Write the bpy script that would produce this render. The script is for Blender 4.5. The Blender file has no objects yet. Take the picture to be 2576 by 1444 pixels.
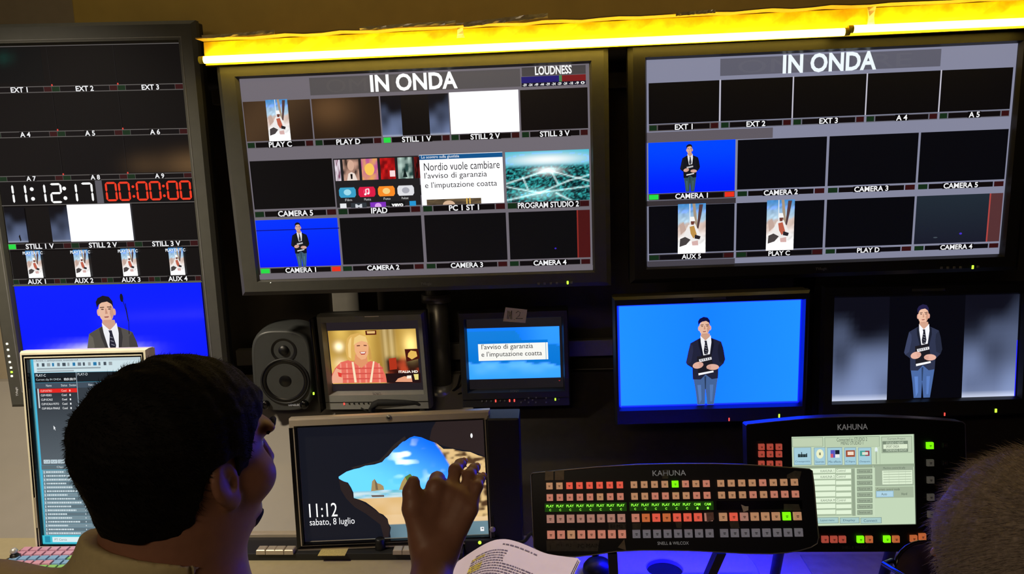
import bpy, bmesh, math, random
import numpy as np
from mathutils import Vector, Matrix, Euler
from mathutils.geometry import tessellate_polygon

C = bpy.context.scene.collection
R = math.radians
random.seed(7)
rng = np.random.default_rng(7)

# ------------------------------------------------------------------ camera
F_PX, CXP, CYP = 1900.0, 1288.0, 722.0          # image taken as 2576 x 1444
YAW, PIT, ROL = R(3.0), R(-9.6), R(1.75)
CAM = Vector((0, 0, 1.75))
RC = Matrix.Rotation(YAW, 3, 'Z') @ Matrix.Rotation(math.pi / 2 + PIT, 3, 'X') @ Matrix.Rotation(-ROL, 3, 'Z')
cd = bpy.data.cameras.new('camera')
cam = bpy.data.objects.new('camera', cd)
C.objects.link(cam)
cam.matrix_world = Matrix.Translation(CAM) @ RC.to_4x4()
cd.sensor_width = 36.0
cd.lens = F_PX / 2576.0 * 36.0
cd.clip_start = 0.05
bpy.context.scene.camera = cam


def ray(px, py):
    return RC @ Vector(((px - CXP) / F_PX, -(py - CYP) / F_PX, -1.0))


def at(px, py, y):                                # point of the plane y = const seen at a photo pixel
    d = ray(px, py)
    return CAM + d * ((y - CAM.y) / d.y)


def atz(px, py, z):
    d = ray(px, py)
    return CAM + d * ((z - CAM.z) / d.z)


def proj(p):
    q = RC.transposed() @ (Vector(p) - CAM)
    return (CXP + F_PX * q.x / -q.z, CYP - F_PX * q.y / -q.z)


# ------------------------------------------------------------------ world, exposure
w = bpy.data.worlds.new('world')
bpy.context.scene.world = w
w.use_nodes = True
w.node_tree.nodes['Background'].inputs[0].default_value = (1.0, 0.85, 0.65, 1)
w.node_tree.nodes['Background'].inputs[1].default_value = 0.02
vs = bpy.context.scene.view_settings
vs.view_transform = 'Standard'
vs.look = 'None'
vs.exposure = 0.0
vs.gamma = 1.0
vs.use_curve_mapping = False
bpy.context.scene.cycles.max_bounces = 6
bpy.context.scene.cycles.use_denoising = True

# ------------------------------------------------------------------ room lights and added fills


def lamp(name, kind, loc, target, power, color, **k):
    l = bpy.data.lights.new(name, kind)
    l.energy = power
    l.color = color
    for a, v in k.items():
        setattr(l, a, v)
    o = bpy.data.objects.new(name, l)
    C.objects.link(o)
    o.location = loc
    o.rotation_euler = (Vector(target) - Vector(loc)).to_track_quat('-Z', 'Y').to_euler()
    return o


# ceiling downlight over the left end of the desk, and the dim rear ceiling panel
lamp('ceiling_spot', 'SPOT', (-1.55, 1.05, 2.52), (-1.25, 2.0, 1.1), 150.0, (1.0, 0.87, 0.66), spot_size=R(72), spot_blend=1.0, shadow_soft_size=0.08)
lamp('bulkhead_fill', 'AREA', (-0.2, 1.97, 2.58), (-0.2, 2.14, 2.1), 1.6, (1.0, 0.84, 0.52), shape='RECTANGLE', size=2.6, size_y=0.03)  # added unseen strip lamp that brightens the bulkhead
lamp('script_fill', 'SPOT', (0.16, 1.42, 2.5), (-0.01, 1.10, 0.98), 42.0, (1.0, 0.82, 0.92), spot_size=R(21), spot_blend=0.6, shadow_soft_size=0.03)  # added unseen spot that brightens the script pages
lamp('rear_ceiling_light', 'AREA', (-0.7, -0.9, 2.5), (-0.3, 1.2, 1.0), 7.0, (1.0, 0.78, 0.5), shape='RECTANGLE', size=1.1, size_y=0.3)


# ------------------------------------------------------------------ materials
def lin(c):
    return tuple((x / 255.0) / 12.92 if x / 255.0 <= 0.04045 else (((x / 255.0) + 0.055) / 1.055) ** 2.4 for x in c)


MATS = {}


def mat(name, rgb, rough=0.5, metal=0.0, noise=0.12, scale=40, bump=0.0, emis=None, estr=0.0, spec=0.5, coat=0.0, alpha=None):
    """procedural surface: colour broken up by noise, optional bump"""
    if name in MATS:
        return MATS[name]
    m = bpy.data.materials.new(name)
    m.use_nodes = True
    nt = m.node_tree
    b = nt.nodes['Principled BSDF']
    b.inputs['Roughness'].default_value = rough
    b.inputs['Metallic'].default_value = metal
    b.inputs['Specular IOR Level'].default_value = spec
    b.inputs['Coat Weight'].default_value = coat
    tc = nt.nodes.new('ShaderNodeTexCoord')
    nz = nt.nodes.new('ShaderNodeTexNoise')
    nz.inputs['Scale'].default_value = scale
    nz.inputs['Detail'].default_value = 4
    nt.links.new(tc.outputs['Object'], nz.inputs['Vector'])
    ramp = nt.nodes.new('ShaderNodeValToRGB')
    c = lin(rgb)
    ramp.color_ramp.elements[0].position = 0.3
    ramp.color_ramp.elements[1].position = 0.7
    ramp.color_ramp.elements[0].color = tuple(x * (1 - noise) for x in c) + (1,)
    ramp.color_ramp.elements[1].color = tuple(min(1, x * (1 + noise)) for x in c) + (1,)
    nt.links.new(nz.outputs['Fac'], ramp.inputs['Fac'])
    nt.links.new(ramp.outputs['Color'], b.inputs['Base Color'])
    if bump:
        bp = nt.nodes.new('ShaderNodeBump')
        bp.inputs['Strength'].default_value = bump
        bp.inputs['Distance'].default_value = 0.002
        nt.links.new(nz.outputs['Fac'], bp.inputs['Height'])
        nt.links.new(bp.outputs['Normal'], b.inputs['Normal'])
    if emis:
        b.inputs['Emission Color'].default_value = lin(emis) + (1,)
        b.inputs['Emission Strength'].default_value = estr
    if alpha is not None:
        b.inputs['Alpha'].default_value = alpha
    MATS[name] = m
    return m


def screen_mat(name, rough=0.22, spec=0.35, estr=1.0):
    """display panel: what it shows is light it gives off"""
    m = bpy.data.materials.new(name)
    m.use_nodes = True
    nt = m.node_tree
    b = nt.nodes['Principled BSDF']
    b.inputs['Base Color'].default_value = (0.004, 0.004, 0.005, 1)
    b.inputs['Roughness'].default_value = rough
    b.inputs['Specular IOR Level'].default_value = spec
    a = nt.nodes.new('ShaderNodeAttribute')
    a.attribute_name = 'picture'
    nt.links.new(a.outputs['Color'], b.inputs['Emission Color'])
    b.inputs['Emission Strength'].default_value = estr
    MATS[name] = m
    return m


M_SCR = screen_mat('display_panel')
M_SCRM = screen_mat('matte_display_panel', 0.4, 0.2)
M_BEZ = mat('grey_bezel_plastic', (74, 74, 70), 0.5, noise=0.05, spec=0.3)
M_BEZB = mat('black_bezel_plastic', (30, 29, 29), 0.4, noise=0.05)
M_CASE = mat('dark_case_plastic', (26, 26, 27), 0.55, noise=0.08)
M_SGREY = mat('warm_grey_monitor_plastic', (128, 128, 124), 0.45, noise=0.05)
M_SILV = mat('silver_plastic', (190, 178, 160), 0.32, metal=0.35, noise=0.04)
M_CREAM = mat('cream_silver_plastic', (236, 230, 206), 0.35, metal=0.1, noise=0.04)
M_BLK = mat('satin_black', (12, 12, 13), 0.42, noise=0.1)
M_GBLK = mat('gloss_black', (10, 10, 12), 0.18, noise=0.1)
M_RUB = mat('black_rubber', (16, 16, 17), 0.8, noise=0.2, scale=200)
M_ALU = mat('brushed_aluminium', (150, 148, 142), 0.35, metal=0.7, noise=0.06, scale=90)
M_STEEL = mat('chrome_steel', (210, 208, 200), 0.35, metal=0.6, noise=0.03)
M_RAIL = mat('grey_rail_paint', (120, 116, 108), 0.5, noise=0.06)
M_WALL = mat('beige_wall_paint', (172, 158, 134), 0.85, noise=0.04, scale=30, bump=0.15)
M_SOF = mat('bulkhead_paint_with_yellow_bounce', (182, 152, 72), 0.8, noise=0.07, scale=12, bump=0.1)  # dim yellow bounce from the tubes put into the beige paint colour
M_DARKW = mat('dark_brown_backboard', (62, 55, 48), 0.8, noise=0.12, scale=18)
M_CEIL = mat('dark_ceiling_paint', (90, 84, 74), 0.9, noise=0.05)
M_FLOOR = mat('grey_carpet', (60, 58, 58), 0.95, noise=0.25, scale=160, bump=0.5)
M_DESK = mat('beige_desk_laminate', (168, 156, 122), 0.5, noise=0.03, scale=60)
M_PANEL = mat('grey_desk_panel', (138, 132, 124), 0.5, noise=0.03, scale=14)
M_YEL = mat('yellow_foil_board', (255, 214, 30), 0.5, noise=0.28, scale=26, bump=0.3)
M_TAPE = mat('masking_tape', (150, 138, 118), 0.75, noise=0.15, scale=120, bump=0.3)
M_GTAPE = mat('grey_label_tape', (92, 90, 84), 0.7, noise=0.18, scale=150, bump=0.3)
M_CLEAR = mat('crinkled_clear_film', (222, 200, 132), 0.3, noise=0.2, scale=60, bump=0.6, coat=0.6)
M_INK = mat('black_ink', (22, 20, 22), 0.7)
M_WINK = mat('pale_grey_print', (178, 178, 180), 0.5, emis=(170, 170, 172), estr=0.25)  # faint emission added to plain print, which is no lamp
M_DINK = mat('dim_grey_print', (110, 110, 110), 0.5)
M_PAPER = mat('white_paper', (232, 224, 218), 0.75, noise=0.02)
M_TEXT = mat('grey_print_on_paper', (120, 112, 118), 0.8)
M_HILITE = mat('yellow_highlighter', (228, 214, 70), 0.8)
M_SKIN = mat('skin', (150, 104, 84), 0.5, noise=0.06, scale=70, bump=0.12)
M_SKIN2 = mat('pale_skin', (206, 156, 132), 0.5, noise=0.06, scale=70, bump=0.12)
M_NAIL = mat('fingernail', (214, 160, 140), 0.3, noise=0.03)
M_HAIR = mat('black_hair', (15, 12, 11), 0.75, noise=0.4, scale=220, bump=0.5, spec=0.15)
M_GHAIR = mat('grey_brown_hair', (150, 136, 126), 0.6, spec=0.3, noise=0.35, scale=220, bump=0.8)
M_SHIRT = mat('cream_cotton', (206, 188, 142), 0.9, noise=0.04, scale=120, bump=0.2)
M_NAVY = mat('navy_cotton', (34, 40, 62), 0.9, noise=0.1, scale=120, bump=0.2)
M_TROUS = mat('dark_trousers', (36, 38, 46), 0.9, noise=0.12, scale=120)
M_EYE = mat('eye_white', (225, 222, 218), 0.2)
M_IRIS = mat('brown_iris', (60, 40, 28), 0.2)
M_LENS = mat('spectacle_lens', (30, 34, 60), 0.05, noise=0.02, coat=1.0)
M_CHAIR = mat('charcoal_chair_fabric', (40, 40, 44), 0.9, noise=0.2, scale=150)
M_FOAM = mat('speaker_cone', (14, 14, 15), 0.5, noise=0.1)
M_SPKR = mat('dark_grey_speaker_enamel', (62, 64, 64), 0.42, noise=0.06)
M_LED = mat('yellow_led_tube', (255, 240, 180), 0.5, emis=(255, 215, 84), estr=15.0)
M_ON_G = mat('green_indicator', (60, 200, 60), 0.4, emis=(190, 255, 60), estr=1.6)
M_ON_R = mat('red_indicator', (220, 50, 40), 0.4, emis=(255, 80, 70), estr=1.4)
M_ON_W = mat('white_indicator', (240, 240, 220), 0.4, emis=(255, 255, 225), estr=1.3)
M_BLUEL = mat('blue_led_strip', (90, 90, 255), 0.4, emis=(12, 8, 255), estr=420.0)


def kmat(name, rgb, e):
    return mat(name, rgb, 0.4, noise=0.14, scale=260, emis=rgb, estr=e)


K_TAN = kmat('tan_lit_key', (196, 146, 108), 0.62)
K_PINK = kmat('pink_lit_key', (208, 134, 112), 0.62)
K_PALE = kmat('pale_pink_lit_key', (190, 140, 124), 0.55)
K_RED = kmat('red_lit_key', (226, 92, 72), 0.75)
K_GREEN = kmat('green_lit_key', (120, 250, 10), 1.1)
K_GREY = kmat('grey_dim_emissive_key', (150, 146, 156), 0.28)  # keys that are off, given some emission in their colour
K_DRED = kmat('dull_red_key', (190, 82, 66), 0.62)
K_ORNG = kmat('orange_lit_key', (206, 110, 62), 0.65)
K_DGREY = kmat('dark_grey_key', (110, 106, 98), 0.25)
K_DIM = kmat('dark_faint_emissive_key', (26, 26, 30), 0.02)  # dark keys that are off, given a trace of emission
K_LEG = mat('key_legend', (96, 58, 46), 0.6)


# ------------------------------------------------------------------ object helpers
def props(o, label=None, cat=None, group=None, kind=None):
    if label:
        o['label'] = label
    if cat:
        o['category'] = cat
    if group:
        o['group'] = group
    if kind:
        o['kind'] = kind
    return o


def thing(name, label, cat, loc=(0, 0, 0), rot=(0, 0, 0), group=None, mw=None):
    o = bpy.data.objects.new(name, None)
    C.objects.link(o)
    o.empty_display_size = 0.05
    if mw is not None:
        o.matrix_world = mw
    else:
        o.location = loc
        o.rotation_euler = rot
    return props(o, label, cat, group)


def obj(name, mesh, mats, parent=None):
    o = bpy.data.objects.new(name, mesh)
    if mats is not None:
        for m in (mats if isinstance(mats, (list, tuple)) else [mats]):
            mesh.materials.append(m)
    C.objects.link(o)
    if parent:
        o.parent = parent
    return o


class MB:
    """collects shapes into one mesh"""

    def __init__(s):
        s.bm = bmesh.new()

    def _faces_mat(s, n0, mi):
        s.bm.faces.ensure_lookup_table()
        for f in s.bm.faces[n0:]:
            f.material_index = mi

    def box(s, c, d, rot=None, bev=0.0, mi=0, seg=2):
        b2 = bmesh.new()
        bmesh.ops.create_cube(b2, size=1.0)
        for v in b2.verts:
            v.co = Vector((v.co.x * d[0], v.co.y * d[1], v.co.z * d[2]))
        if bev:
            bmesh.ops.bevel(b2, geom=list(b2.edges), offset=bev, segments=seg, affect='EDGES', profile=0.6)
        s._merge(b2, c, rot, mi, smooth=bool(bev) and False)
        return s

    def _merge(s, b2, c, rot, mi, smooth=False):
        m = Matrix.Translation(c)
        if rot is not None:
            m = m @ (rot.to_matrix().to_4x4() if isinstance(rot, Euler) else rot.to_4x4() if hasattr(rot, 'to_4x4') else Euler(rot).to_matrix().to_4x4())
        b2.transform(m)
        off = {}
        for v in b2.verts:
            off[v] = s.bm.verts.new(v.co)
        for f in b2.faces:
            try:
                nf = s.bm.faces.new([off[v] for v in f.verts])
                nf.material_index = mi
                nf.smooth = smooth
            except ValueError:
                pass
        b2.free()

    def cyl(s, a, b, r1, r2=None, n=24, mi=0, smooth=True):
        a, b = Vector(a), Vector(b)
        r2 = r1 if r2 is None else r2
        z = (b - a)
        q = z.to_track_quat('Z', 'Y').to_matrix()
        ra, rb = [], []
        for k in range(n):
            t = 2 * math.pi * k / n
            d = q @ Vector((math.cos(t), math.sin(t), 0))
            ra.append(s.bm.verts.new(a + d * r1))
            rb.append(s.bm.verts.new(b + d * r2))
        for k in range(n):
            f = s.bm.faces.new((ra[k], ra[(k + 1) % n], rb[(k + 1) % n], rb[k]))
            f.smooth = smooth
            f.material_index = mi
        for l in (list(reversed(ra)), rb):
            f = s.bm.faces.new(l)
            f.material_index = mi
        return s

    def tube(s, pts, r, n=10, mi=0, closed=False):
        pts = [Vector(p) for p in pts]
        rs = r if isinstance(r, (list, tuple)) else [r] * len(pts)
        rings = []
        up = Vector((0, 0, 1))
        for i, p in enumerate(pts):
            if closed:
                t = (pts[(i + 1) % len(pts)] - pts[i - 1]).normalized()
            else:
                t = (pts[min(i + 1, len(pts) - 1)] - pts[max(i - 1, 0)]).normalized()
            u = up if abs(t.dot(up)) < 0.95 else Vector((0, 1, 0))
            a = t.cross(u).normalized()
            b = a.cross(t).normalized()
            rings.append([s.bm.verts.new(p + a * (rs[i] * math.cos(2 * math.pi * k / n)) + b * (rs[i] * math.sin(2 * math.pi * k / n))) for k in range(n)])
        m = len(rings)
        for i in range(m if closed else m - 1):
            A, B = rings[i], rings[(i + 1) % m]
            for k in range(n):
                f = s.bm.faces.new((A[k], A[(k + 1) % n], B[(k + 1) % n], B[k]))
                f.smooth = True
                f.material_index = mi
        if not closed:
            for l in (list(reversed(rings[0])), rings[-1]):
                s.bm.faces.new(l).material_index = mi
        return s

    def lathe(s, prof, c, axis='-Y', n=40, mi=0):
        """profile of (radius, height) turned round an axis through c"""
        ax = {'-Y': Matrix.Rotation(math.pi / 2, 3, 'X'), 'Z': Matrix.Identity(3)}[axis]
        c = Vector(c)
        rings = []
        for (r, h) in prof:
            if r < 1e-6:
                rings.append([s.bm.verts.new(c + ax @ Vector((0, 0, h)))])
            else:
                rings.append([s.bm.verts.new(c + ax @ Vector((r * math.cos(2 * math.pi * k / n), r * math.sin(2 * math.pi * k / n), h))) for k in range(n)])
        for A, B in zip(rings, rings[1:]):
            for k in range(n):
                k2 = (k + 1) % n
                if len(A) == 1:
                    f = s.bm.faces.new((A[0], B[k2], B[k]))
                elif len(B) == 1:
                    f = s.bm.faces.new((A[k], A[k2], B[0]))
                else:
                    f = s.bm.faces.new((A[k], A[k2], B[k2], B[k]))
                f.smooth = True
                f.material_index = mi
        return s

    def loops(s, ls, mi=0, cap0=False, cap1=False, smooth=False):
        """skin a list of equal-length closed loops"""
        vs_ = [[s.bm.verts.new(p) for p in l] for l in ls]
        n = len(vs_[0])
        for A, B in zip(vs_, vs_[1:]):
            for k in range(n):
                f = s.bm.faces.new((A[k], A[(k + 1) % n], B[(k + 1) % n], B[k]))
                f.material_index = mi
                f.smooth = smooth
        if cap0:
            s.bm.faces.new(list(reversed(vs_[0]))).material_index = mi
        if cap1:
            s.bm.faces.new(vs_[-1]).material_index = mi
        return s

    def frame(s, W, H, ls, mi=0):
        """rectangular picture-frame section; ls = (l, r, t, b, y) growth past the opening"""
        out = []
        for l, r, t, b, y in ls:
            out.append([(-W / 2 - l, y, -H / 2 - b), (W / 2 + r, y, -H / 2 - b), (W / 2 + r, y, H / 2 + t), (-W / 2 - l, y, H / 2 + t)])
        return s.loops(out, mi)

    def mesh(s, name):
        bmesh.ops.recalc_face_normals(s.bm, faces=list(s.bm.faces))
        me = bpy.data.meshes.new(name)
        s.bm.to_mesh(me)
        s.bm.free()
        return me

    def build(s, name, mats, parent=None):
        return obj(name, s.mesh(name), mats, parent)


# ------------------------------------------------------------------ writing
_TXT = {}


def text_geo(t, bold=0.0):
    key = (t, bold)
    if key in _TXT:
        return _TXT[key]
    cu = bpy.data.curves.new('writing', 'FONT')
    cu.body = t
    cu.offset = bold
    cu.resolution_u = 3
    o = bpy.data.objects.new('writing', cu)
    C.objects.link(o)
    dg = bpy.context.evaluated_depsgraph_get()
    me = bpy.data.meshes.new_from_object(o.evaluated_get(dg))
    V = np.array([v.co[:2] for v in me.vertices]) if len(me.vertices) else np.zeros((0, 2))
    Fc = [tuple(p.vertices) for p in me.polygons]
    bpy.data.objects.remove(o)
    bpy.data.curves.remove(cu)
    bpy.data.meshes.remove(me)
    if len(V):
        lo = V.min(0)
        hi = V.max(0)
        V = (V - lo) / (hi - lo)
        asp = (hi - lo)[0] / (hi - lo)[1]
    else:
        asp = 1
    _TXT[key] = (V, Fc, asp)
    return _TXT[key]


def writing(name, t, c, h, mats, parent, width=None, bold=0.01, rot=0.0, depth=0.0006):
    """raised lettering on a front (-y) face; c = centre (x, y, z)"""
    V, Fc, asp = text_geo(t, bold)
    wd = width or h * asp
    bm = bmesh.new()
    vv = []
    cr, sr = math.cos(rot), math.sin(rot)
    for (x, z) in V:
        X, Z = (x - 0.5) * wd, (z - 0.5) * h
        vv.append(bm.verts.new((c[0] + X * cr - Z * sr, c[1], c[2] + X * sr + Z * cr)))
    for f in Fc:
        try:
            bm.faces.new([vv[i] for i in f])
        except ValueError:
            pass
    bmesh.ops.recalc_face_normals(bm, faces=list(bm.faces))
    r = bmesh.ops.extrude_face_region(bm, geom=list(bm.faces))
    for v in r['geom']:
        if isinstance(v, bmesh.types.BMVert):
            v.co.y -= depth
    bmesh.ops.recalc_face_normals(bm, faces=list(bm.faces))
    me = bpy.data.meshes.new(name)
    bm.to_mesh(me)
    bm.free()
    return obj(name, me, mats, parent)


def hom(src, dst):
    A, b = [], []
    for (x, y), (u, v) in zip(src, dst):
        A.append([x, y, 1, 0, 0, 0, -u * x, -u * y])
        b.append(u)
        A.append([0, 0, 0, x, y, 1, -v * x, -v * y])
        b.append(v)
    h = np.append(np.linalg.solve(np.array(A, float), np.array(b, float)), 1).reshape(3, 3)

    def f(x, y):
        p = h @ np.array([x, y, 1.0])
        return p[0] / p[2], p[1] / p[2]
    return f


# ------------------------------------------------------------------ display pictures
class Picture:
    """what a screen shows: thin layers of coloured cells, u right 0..1, v down 0..1"""

    def __init__(s, W, H, base=(14, 11, 11)):
        s.W, s.H = W, H
        s.blue = 1.6
        s.V, s.Fc, s.Cc = [], [], []
        s.n = 0
        s.lay = 0
        s.px = lambda x, y: (x, y)
        s.rect(0, 0, 1, 1, base)

    def quad_px(s, q):
        s.px = hom(q, [(0, 0), (1, 0), (1, 1), (0, 1)])

    def _add(s, uv, faces, cols):
        s.lay += 1
        y = -0.00003 * s.lay
        uv = np.asarray(uv, float)
        P = np.stack([(uv[:, 0] - 0.5) * s.W, np.full(len(uv), y), (0.5 - uv[:, 1]) * s.H], 1)
        s.V.append(P)
        s.Fc += [tuple(i + s.n for i in f) for f in faces]
        s.Cc.append(np.asarray(cols, float))
        s.n += len(uv)

    def _col(s, c, n):
        return np.tile(np.array(lin(c) if max(c) > 2.0 else c), (n, 1))

    def rect(s, u0, v0, u1, v1, c, c2=None):
        cc = s._col(c, 4)
        if c2:
            cc[2:] = np.array(lin(c2))
        s._add([(u0, v0), (u1, v0), (u1, v1), (u0, v1)], [(3, 2, 1, 0)], cc)

    def poly(s, pts, c):
        tr = tessellate_polygon([[Vector((a, b, 0)) for a, b in pts]])
        fs = []
        for t in tr:
            a, b, d = [pts[i] for i in t]
            cr = (b[0] - a[0]) * (d[1] - a[1]) - (b[1] - a[1]) * (d[0] - a[0])
            fs.append(tuple(t) if cr < 0 else tuple(reversed(t)))
        s._add(pts, fs, s._col(c, len(pts)))

    def ppoly(s, pts, c):
        s.poly([s.px(*p) for p in pts], c)

    def prect(s, x0, y0, x1, y1, c):
        s.ppoly([(x0, y0), (x1, y0), (x1, y1), (x0, y1)], c)

    def ell(s, u, v, ru, rv, c, n=20, rot=0):
        cr, sr = math.cos(rot), math.sin(rot)
        k = s.W / s.H
        pts = []
        for i in range(n):
            a = 2 * math.pi * i / n
            x, y = ru * math.cos(a) * k, rv * math.sin(a)
            pts.append((u + (x * cr - y * sr) / k, v + x * sr + y * cr))
        s.poly(pts, c)

    def line(s, pts, wd, c):
        """stroke of width wd (fraction of the height)"""
        k = s.W / s.H
        for (a, b) in zip(pts, pts[1:]):
            dx, dy = (b[0] - a[0]) * k, b[1] - a[1]
            L = math.hypot(dx, dy) or 1
            nx, ny = -dy / L * wd / 2 / k, dx / L * wd / 2
            s.poly([(a[0] + nx, a[1] + ny), (b[0] + nx, b[1] + ny), (b[0] - nx, b[1] - ny), (a[0] - nx, a[1] - ny)], c)

    def grid(s, u0, v0, u1, v1, nx, ny, fn):
        U, Vv = np.meshgrid(np.linspace(0, 1, nx + 1), np.linspace(0, 1, ny + 1))
        col = fn(U.ravel(), Vv.ravel())
        col = np.clip(np.asarray(col, float), 0, 1.8)
        uv = np.stack([u0 + (u1 - u0) * U.ravel(), v0 + (v1 - v0) * Vv.ravel()], 1)
        fs = []
        for j in range(ny):
            for i in range(nx):
                a = j * (nx + 1) + i
                fs.append((a + nx + 1, a + nx + 2, a + 1, a))
        s._add(uv, fs, col)

    def text(s, t, u0, v0, u1, v1, c=(255, 255, 255), bold=0.03, shadow=None):
        V, Fc, asp = text_geo(t, bold)
        if shadow:
            d = (v1 - v0) * 0.12
            s.rect(u0 - d, v0 - d, u1 + d, v1 + d, shadow)
        uv = np.stack([u0 + V[:, 0] * (u1 - u0), v1 - V[:, 1] * (v1 - v0)], 1)
        s._add(uv, Fc, s._col(c, len(uv)))

    def ptext(s, t, x0, y0, x1, y1, c=(255, 255, 255), bold=0.0):
        a, b = s.px(x0, y0), s.px(x1, y1)
        s.text(t, a[0], a[1], b[0], b[1], c, bold)

    def mesh(s, name):
        me = bpy.data.meshes.new(name)
        V = np.concatenate(s.V)
        Cc = np.concatenate(s.Cc)
        m_ = (Cc[:, 2] > .75) & (Cc[:, 0] < .3)
        Cc[m_, 2] *= s.blue
        me.from_pydata(V.tolist(), [], s.Fc)
        me.update()
        at_ = me.attributes.new('picture', 'FLOAT_COLOR', 'POINT')
        at_.data.foreach_set('color', np.concatenate([Cc, np.ones((len(Cc), 1))], 1).astype(np.float32).ravel())
        return me


def sm(a, b, x):
    t = np.clip((x - a) / (b - a), 0, 1)
    return t * t * (3 - 2 * t)


def vnoise(u, v, f, seed=0):
    """smooth value noise"""
    g = np.random.default_rng(seed).random((64, 64))
    x, y = u * f, v * f
    xi, yi = np.floor(x).astype(int), np.floor(y).astype(int)
    fx, fy = x - xi, y - yi
    fx, fy = fx * fx * (3 - 2 * fx), fy * fy * (3 - 2 * fy)
    G = lambda a, b: g[a % 64, b % 64]
    return (G(xi, yi) * (1 - fx) + G(xi + 1, yi) * fx) * (1 - fy) + (G(xi, yi + 1) * (1 - fx) + G(xi + 1, yi + 1) * fx) * fy


def mixc(a, b, t):
    a, b = np.array(lin(a)), np.array(lin(b))
    return a[None] * (1 - t[:, None]) + b[None] * t[:, None]


def presenter(p, u, v, hgt, bright=1.0, hair=(14, 16, 60), jacket=(34, 36, 58), jeans=(70, 100, 150), crop=1.0, fold_text=True):
    """man in a jacket holding a folder; u, v = head top; hgt = height of the figure shown"""
    k = p.H / p.W * hgt / 820.0

    def T(pts):
        out = []
        for x, y in pts:
            yy = v + (y - 330) / 820.0 * hgt
            out.append((u + (x - 990) * k, min(yy, crop)))
        return out

    def P(pts, c):
        p.poly(T(pts), tuple(min(255, x * bright) for x in c))

    def E(x, y, rx, ry, c, rot=0):
        P([(x + rx * math.cos(a) * math.cos(rot) - ry * math.sin(a) * math.sin(rot), y + rx * math.cos(a) * math.sin(rot) + ry * math.sin(a) * math.cos(rot)) for a in [2 * math.pi * i / 18 for i in range(18)]], c)
    if crop > 0.999:
        P([(893, 885), (1002, 860), (1002, 1000), (998, 1150), (930, 1150), (915, 1020)], jeans)
        P([(1000, 860), (1112, 885), (1098, 1000), (1078, 1150), (1018, 1150), (1002, 1000)], jeans)
        P([(930, 960), (962, 960), (968, 1100), (950, 1140)], tuple(min(255, c * 1.25) for c in jeans))
        P([(1040, 960), (1072, 960), (1062, 1120), (1045, 1120)], tuple(min(255, c * 1.2) for c in jeans))
        P([(992, 880), (1008, 880), (1006, 1000), (998, 1000)], tuple(c * 0.6 for c in jeans))
    jk = [(952, 520), (905, 545), (868, 566), (850, 640), (829, 745), (840, 765), (886, 798), (890, 905), (960, 908), (1003, 862), (1058, 908), (1112, 900), (1115, 808), (1160, 765), (1174, 725), (1156, 620), (1137, 560), (1095, 540), (1050, 522)]
    P(jk, jacket)
    P([(868, 566), (850, 640), (829, 745), (840, 765), (875, 740), (893, 640), (890, 590)], tuple(c * 1.25 for c in jacket))
    P([(1137, 560), (1156, 620), (1174, 725), (1160, 765), (1120, 745), (1108, 650), (1112, 590)], tuple(c * 0.8 for c in jacket))
    P([(960, 480), (1036, 480), (1044, 530), (1000, 560), (955, 520)], (206, 160, 136))
    P([(955, 498), (975, 520), (1000, 545), (1032, 515), (1046, 498), (1052, 560), (1037, 692), (984, 692), (960, 575)], (240, 240, 244))
    P([(990, 546), (1011, 546), (1013, 566), (1027, 640), (1019, 674), (991, 672), (985, 640), (996, 566)], (32, 32, 42))
    for i in range(4):
        P([(992 + i * 3, 585 + i * 24), (1012 + i * 3, 592 + i * 24), (1012 + i * 3, 596 + i * 24), (992 + i * 3, 589 + i * 24)], (150, 150, 160))
    P([(952, 520), (962, 575), (984, 692), (972, 700), (940, 590), (935, 535)], tuple(c * 0.65 for c in jacket))
    P([(1050, 522), (1052, 575), (1037, 692), (1050, 700), (1074, 590), (1070, 535)], tuple(c * 0.65 for c in jacket))
    E(943, 432, 9, 22, (226, 170, 150))
    E(1041, 430, 9, 22, (220, 160, 140))
    E(991, 424, 47, 72, (232, 186, 160), 0.04)
    P([(965, 480), (1022, 478), (1010, 496), (978, 497)], (206, 156, 132))
    P([(1020, 380), (1034, 400), (1036, 445), (1020, 480), (1012, 440)], (204, 152, 128))
    P([(938, 404), (934, 366), (948, 342), (982, 326), (1018, 334), (1037, 362), (1038, 402), (1028, 380), (1004, 364), (970, 370), (948, 384)], hair)
    P([(956, 398), (982, 396), (982, 402), (956, 404)], (96, 66, 56))
    P([(1000, 395), (1026, 396), (1026, 402), (1000, 401)], (96, 66, 56))
    E(970, 412, 9, 4, (100, 70, 64))
    E(1013, 411, 9, 4, (100, 70, 64))
    P([(988, 408), (994, 408), (1000, 440), (984, 442)], (200, 146, 122))
    P([(974, 458), (1006, 456), (1000, 465), (980, 466)], (158, 92, 84))
    P([(925, 692), (1050, 670), (1076, 832), (936, 866)], (30, 28, 34))
    P([(942, 718), (1052, 698), (1056, 722), (948, 745)], (222, 222, 226) if fold_text else (200, 200, 205))
    for i in range(5):
        P([(958 + i * 19, 718 - i * 3.4), (964 + i * 19, 717 - i * 3.4), (965 + i * 19, 733 - i * 3.4), (959 + i * 19, 734 - i * 3.4)], (60, 60, 66))
    P([(938, 848), (1070, 826), (1073, 842), (940, 868)], (246, 246, 250))
    E(935, 772, 48, 31, (226, 176, 158), -0.2)
    E(1064, 793, 56, 28, (226, 176, 158), 0.05)
    for i in range(3):
        P([(940 + i * 3, 752 + i * 14), (978, 748 + i * 14), (978, 751 + i * 14), (940 + i * 3, 755 + i * 14)], (180, 124, 108))
        P([(1012, 782 + i * 12), (1050, 780 + i * 12), (1050, 783 + i * 12), (1012, 785 + i * 12)], (180, 124, 108))


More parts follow.
